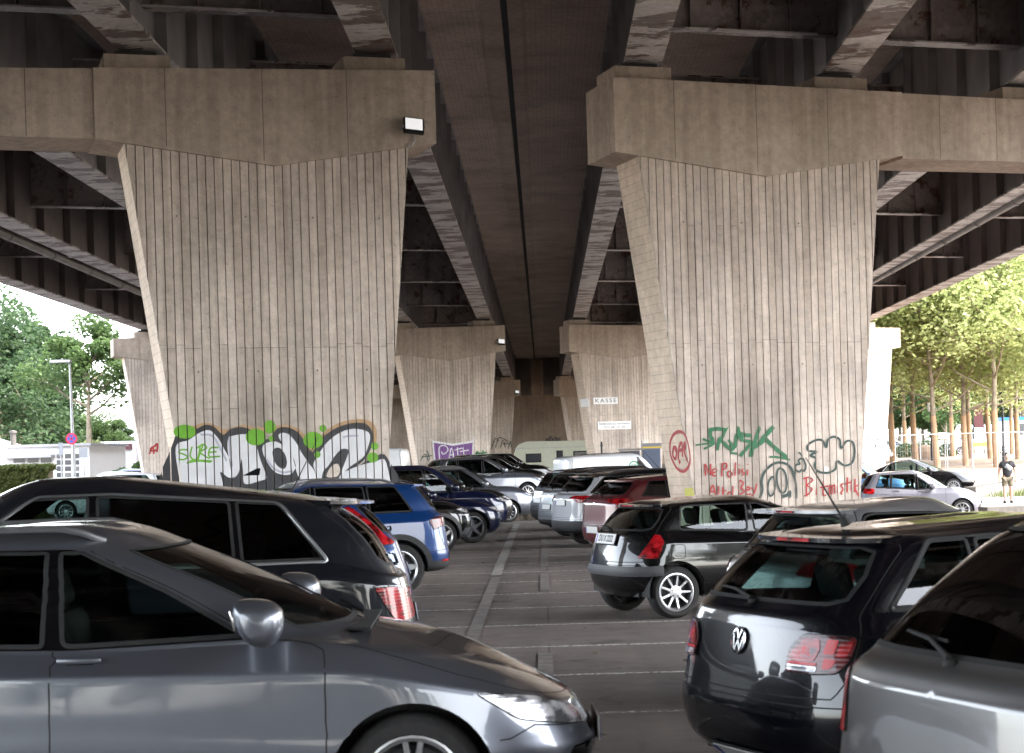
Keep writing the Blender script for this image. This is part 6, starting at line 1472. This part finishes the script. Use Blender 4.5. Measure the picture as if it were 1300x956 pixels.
car('site_van', 'van', ('nose', .4), (1204, 575), 158.0, 186, 'white van with dark cab windows and a yellow stripe behind the plane trees', paint_='paint_purewhite', res=.7, cat='van', group=None, lamps=stdlamps, dims=dict(L=5.6, W=1.0, H=2.45, edge=2.33, edge_r=2.33, rbase=-2.72, rtop=-2.65, cowl=1.75, cowlz=1.25, belt=1.25, beltr=1.25, wtop=1.05, bp=.75, cp=-.3, q0=-1.5, q1=-1.5, rax=-1.7, fax=1.9, wr=.34, roofw=.82), noback=True,
    black=grille, extra=lambda S, root: MB().box((-.4, 1.0, .85), (3.4, .03, .35)).build('side_stripe', 'safety_yellow', root))
# ---- outside on the left
car('parked_car', 'suv', ('nose', .4), (58, 612), 67.0, 182, 'white car outside on the left whose roof shows above the dark SUV', paint_='paint_purewhite', res=.6, group='cars parked on the street at the left', lamps=stdlamps, dims=dict(H=1.70, L=4.4, rbase=-2.05))
car('parked_car', 'hatch', ('nose', .4), (98, 600), 86.0, 182, 'blue and white small car in front of the workshop windows', paint_='paint_blue', res=.6, group='cars parked on the street at the left', lamps=stdlamps, z=.35)
# ---- caravan
cv = empty('caravan', (.9, 116, .0), R(2), 'cream caravan with framed windows parked before the end wall', 'caravan'); m = MB()
prof = [(-2.75, .55), (2.9, .55), (2.95, 2.3), (2.6, 2.72), (-2.0, 2.76), (-2.5, 2.55), (-2.85, 1.5), (-2.95, .8)]
prof = roundpoly(prof, .22); m.prism(prof, lambda p: (p[0], -1.05, p[1]), lambda p: (p[0], 1.05, p[1])); m.build('body', 'caravan_body', cv, 40)
for x, z, w_, h_ in ((-1.55, 1.75, .95, .55), (1.5, 1.8, 1.25, .6), (.05, 1.8, .40, .72)):
    m = MB(); m.box((x, -1.07, z), (w_, .03, h_), 0, None, .012); f = m.build('window', 'rubber', cv, 30); m = MB(); m.box((x, -1.095, z), (w_-.14, .02, h_-.14), 0, None, .008); m.build('pane', 'interior_light' if x > 1 else 'window_dark', f)
m = MB(); m.box((.05, -1.055, 1.45), (.75, .015, 1.75), 0, None, .005); m.build('door', 'caravan_body', cv)
m = MB(); m.box((-.1, -1.055, 2.35), (5.2, .014, .035)); m.box((-.1, -1.055, .95), (5.5, .014, .05)); m.build('side_trim', 'alu_trim', cv)
for x in (.4,):
    m = MB(); m.lathe([(.0, -.1), (.32, -.1), (.34, 0), (.32, .1), (0, .1)], (x, -.9, .33), 'Y', 20); m.lathe([(0, -.115), (.17, -.11), (.18, -.09)], (x, -.9, .33), 'Y', 16, 1); m.build('wheel', ['tyre', 'rim_grey'], cv, 40)
m = MB(); m.box((-3.4, 0, .5), (1.2, .1, .1)); m.tube([(-3.9, 0, 0), (-3.9, 0, .5)], .04, 8); m.build('drawbar', 'metal_dark', cv)
# ---------------------------------------------------------------- the walking man
def person(loc, rz):
    H = 1.76; root = empty('person', loc, rz, 'man in a black t-shirt and khaki shorts walking with a bag strap across his chest', 'person')
    J = {'pel': (0, 0, .93, .155), 'wst': (0, 0, 1.08, .165), 'cst': (0, .0, 1.30, .175), 'nck': (0, .01, 1.475, .07), 'nk2': (0, -.01, 1.55, .058),
         'hl': (.095, 0, .90, .105), 'kl': (.11, -.03, .49, .062), 'al': (.115, .05, .09, .042), 'fl': (.125, -.10, .045, .038),
         'hr': (-.095, 0, .90, .105), 'kr': (-.12, -.12, .50, .062), 'ar': (-.13, -.16, .10, .042), 'fr': (-.145, -.31, .06, .038),
         'sl': (.19, .01, 1.42, .075), 'el': (.27, .05, 1.15, .047), 'wl': (.29, -.04, .92, .032), 'sr': (-.19, .01, 1.42, .075), 'er': (-.29, .03, 1.15, .047), 'wr': (-.30, -.08, .93, .032)}
    E_ = [('pel', 'wst'), ('wst', 'cst'), ('cst', 'nck'), ('nck', 'nk2'), ('pel', 'hl'), ('hl', 'kl'), ('kl', 'al'), ('al', 'fl'), ('pel', 'hr'), ('hr', 'kr'), ('kr', 'ar'), ('ar', 'fr'), ('cst', 'sl'), ('sl', 'el'), ('el', 'wl'), ('cst', 'sr'), ('sr', 'er'), ('er', 'wr')]
    for sd, wn in ((1, 'wl'), (-1, 'wr')):
        wx, wy, wz, _ = J[wn]
        J['p'+wn] = (wx, wy-.015, wz-.07, .034); E_.append((wn, 'p'+wn))
        for k in range(4):
            a = f'f{wn}{k}'; J[a+'a'] = (wx+(k-1.5)*.004*sd, wy-.045+k*.021, wz-.125, .0105); J[a+'b'] = (wx-.012*sd, wy-.045+k*.020, wz-.165+abs(k-1.3)*.006, .009); J[a+'c'] = (wx-.03*sd, wy-.044+k*.019, wz-.185+abs(k-1.3)*.006, .008); E_ += [('p'+wn, a+'a'), (a+'a', a+'b'), (a+'b', a+'c')]
        J['t'+wn] = (wx-.01*sd, wy-.065, wz-.09, .012); J['u'+wn] = (wx-.022*sd, wy-.078, wz-.125, .0095); E_ += [('p'+wn, 't'+wn), ('t'+wn, 'u'+wn)]
    def skin(name, keys, edges, mat_, grow=0., root_key=None, sub=2):
        idx = {k: i for i, k in enumerate(keys)}; me = bpy.data.meshes.new(name); me.from_pydata([J[k][:3] for k in keys], [(idx[a], idx[b]) for a, b in edges], [])
        o = bpy.data.objects.new(name, me); col.objects.link(o); md = o.modifiers.new('s', 'SKIN')
        for k, sv in zip(keys, me.skin_vertices[0].data): r_ = J[k][3]+grow; sv.radius = (r_, r_*(.80 if k in ('pel', 'wst', 'cst') else 1)); sv.use_root = (k == root_key)
        o.modifiers.new('u', 'SUBSURF').levels = sub; o.modifiers['u'].render_levels = sub
        dg = bpy.context.evaluated_depsgraph_get(); dg.update(); m2 = bpy.data.meshes.new_from_object(o.evaluated_get(dg)); bpy.data.objects.remove(o)
        m2.materials.clear(); m2.materials.append(M[mat_]); m2.polygons.foreach_set('use_smooth', [True]*len(m2.polygons)); o = bpy.data.objects.new(name, m2); col.objects.link(o); o.parent = root; return o
    keys = list(J); b = skin('body', keys, E_, 'skin', 0, 'pel')
    # head joined to the body mesh
    bm = bmesh.new(); bm.from_mesh(b.data); g = bmesh.ops.create_uvsphere(bm, u_segments=24, v_segments=18, radius=1)
    for v in g['verts']:
        x, y, z = v.co; jaw = 1-.22*max(0, -z); q = Vector((x*.078*jaw, y*.098*(1-.08*max(0, -z)), z*.122))
        if y < -.6 and abs(x) < .28 and -.25 < z < .15: q.y -= .022*(1-abs(x)/.28)*(1-abs(z+.08)/.3)
        if y < -.7 and abs(abs(x)-.42) < .2 and .0 < z < .3: q.y += .008
        if y < -.7 and abs(x) < .35 and -.52 < z < -.42: q.y += .006
        if abs(x) > .93 and abs(z) < .25 and abs(y) < .3: q.x += .02*math.copysign(1, x)
        v.co = q+Vector((0, -.02, 1.655))
    bm.to_mesh(b.data); bm.free(); b.data.polygons.foreach_set('use_smooth', [True]*len(b.data.polygons))
    J['hem'] = (0, 0, .885, .168); J['slL'] = (.245, .035, 1.25, .062); J['slR'] = (-.255, .025, 1.25, .062)
    skin('t_shirt', ['hem', 'wst', 'cst', 'nck', 'sl', 'slL', 'sr', 'slR'], [('hem', 'wst'), ('wst', 'cst'), ('cst', 'nck'), ('cst', 'sl'), ('sl', 'slL'), ('cst', 'sr'), ('sr', 'slR')], 'cloth_black', .018, 'hem')
    J['skl'] = (.108, -.02, .56, .082); J['skr'] = (-.115, -.10, .57, .082); J['hll'] = (.1, 0, .86, .108); J['hrr'] = (-.1, 0, .86, .108)
    skin('shorts', ['pel', 'hll', 'skl', 'hrr', 'skr'], [('pel', 'hll'), ('hll', 'skl'), ('pel', 'hrr'), ('hrr', 'skr')], 'cloth_khaki', .014, 'pel')
    m = MB()
    for k in ('l', 'r'):
        a, f = Vector(J['a'+k][:3]), Vector(J['f'+k][:3]); z0 = 0; d = (f-a); d.z = 0; d.normalize(); c = a+d*.07
        bmx = bmesh.new(); bmesh.ops.create_uvsphere(bmx, u_segments=14, v_segments=10, radius=1)
        rt = Matrix.Rotation(math.atan2(d.y, d.x), 3, 'Z'); m.add([rt @ Vector((v.co.x*.145, v.co.y*.055, max(v.co.z*.065, -.045)+.045))+Vector((c.x, c.y, 0 if k == 'l' else .012)) for v in bmx.verts], [[v.index for v in q.verts] for q in bmx.faces]); bmx.free()
    m.build('shoe', 'cloth_black', root, 60)
    m = MB(); bmx = bmesh.new(); bmesh.ops.create_uvsphere(bmx, u_segments=20, v_segments=14, radius=1)
    m.add([Vector((v.co.x*.084, v.co.y*.100+.012, max(v.co.z, -.25)*.126))+Vector((0, -.012, 1.668+.02)) for v in bmx.verts], [[v.index for v in q.verts] for q in bmx.faces]); bmx.free(); m.build('hair', 'hair', root, 60)
    hb = MB(); hb.tube([(.15, -.10, 1.50), (.06, -.185, 1.36), (-.06, -.195, 1.20), (-.17, -.12, 1.05)], .022, 8); hb.box((.02, -.205, 1.27), (.26, .05, .15), 1, Matrix.Rotation(R(38), 3, 'Y'), .02)
    o = hb.build('chest_bag', ['cloth_black', 'metal_galv'], None, 50); o.location = loc; o.rotation_euler = (0, 0, rz); tag(o, 'grey and black bag worn across the walking man\'s chest', 'bag')
pX = AB(1280, 640)[0]*67/FPX; person((pX, 67, terrain(pX, 67)), R(-8))
# ---------------------------------------------------------------- light, sky, camera
w = bpy.data.worlds.new('World'); scn.world = w; w.use_nodes = True; nt = w.node_tree
sky = nt.nodes.new('ShaderNodeTexSky'); sky.sky_type = 'NISHITA'; sky.sun_disc = False; sky.sun_elevation = R(50); sky.sun_rotation = R(108)
sky.air_density = 1.0; sky.dust_density = 2.0; sky.ozone_density = 1.0; sky.altitude = 50
hs = nt.nodes.new('ShaderNodeHueSaturation'); hs.inputs['Saturation'].default_value = .35; nt.links.new(sky.outputs[0], hs.inputs['Color']); bgn = nt.nodes['Background']; nt.links.new(hs.outputs[0], bgn.inputs[0]); bgn.inputs[1].default_value = .15
sl = bpy.data.lights.new('sun', 'SUN'); sl.energy = 1.0; sl.angle = R(10); sl.color = (1, .95, .88)
so = bpy.data.objects.new('sun', sl); col.objects.link(so); el, az = R(50), R(108)
d = Vector((math.sin(az)*math.cos(el), math.cos(az)*math.cos(el), math.sin(el))); so.rotation_euler = d.to_track_quat('Z', 'Y').to_euler()
cd = bpy.data.cameras.new('camera'); co = bpy.data.objects.new('camera', cd); col.objects.link(co); scn.camera = co
c_, s_ = math.cos(PH), math.sin(PH)
mw = Matrix(((c_, s_, 0, 0), (0, 0, -1, 0), (-s_, c_, 0, CAMZ), (0, 0, 0, 1))); co.matrix_world = mw
cd.sensor_width = 36; cd.sensor_fit = 'HORIZONTAL'; cd.lens = FPX/1300*36
cd.shift_x = (650-690)/1300; cd.shift_y = (580-478)/1300; cd.clip_end = 3000; cd.clip_start = .1
cd.dof.use_dof = True; cd.dof.focus_distance = 27; cd.dof.aperture_fstop = 6.3
scn.view_settings.view_transform = 'Standard'; scn.view_settings.look = 'None'; scn.view_settings.exposure = 3.7; scn.view_settings.gamma = 1
scn.render.engine = 'CYCLES'; scn.cycles.max_bounces = 8; scn.cycles.transparent_max_bounces = 16; scn.cycles.diffuse_bounces = 5; scn.cycles.sample_clamp_indirect = 8; scn.cycles.caustics_reflective = False; scn.cycles.caustics_refractive = False
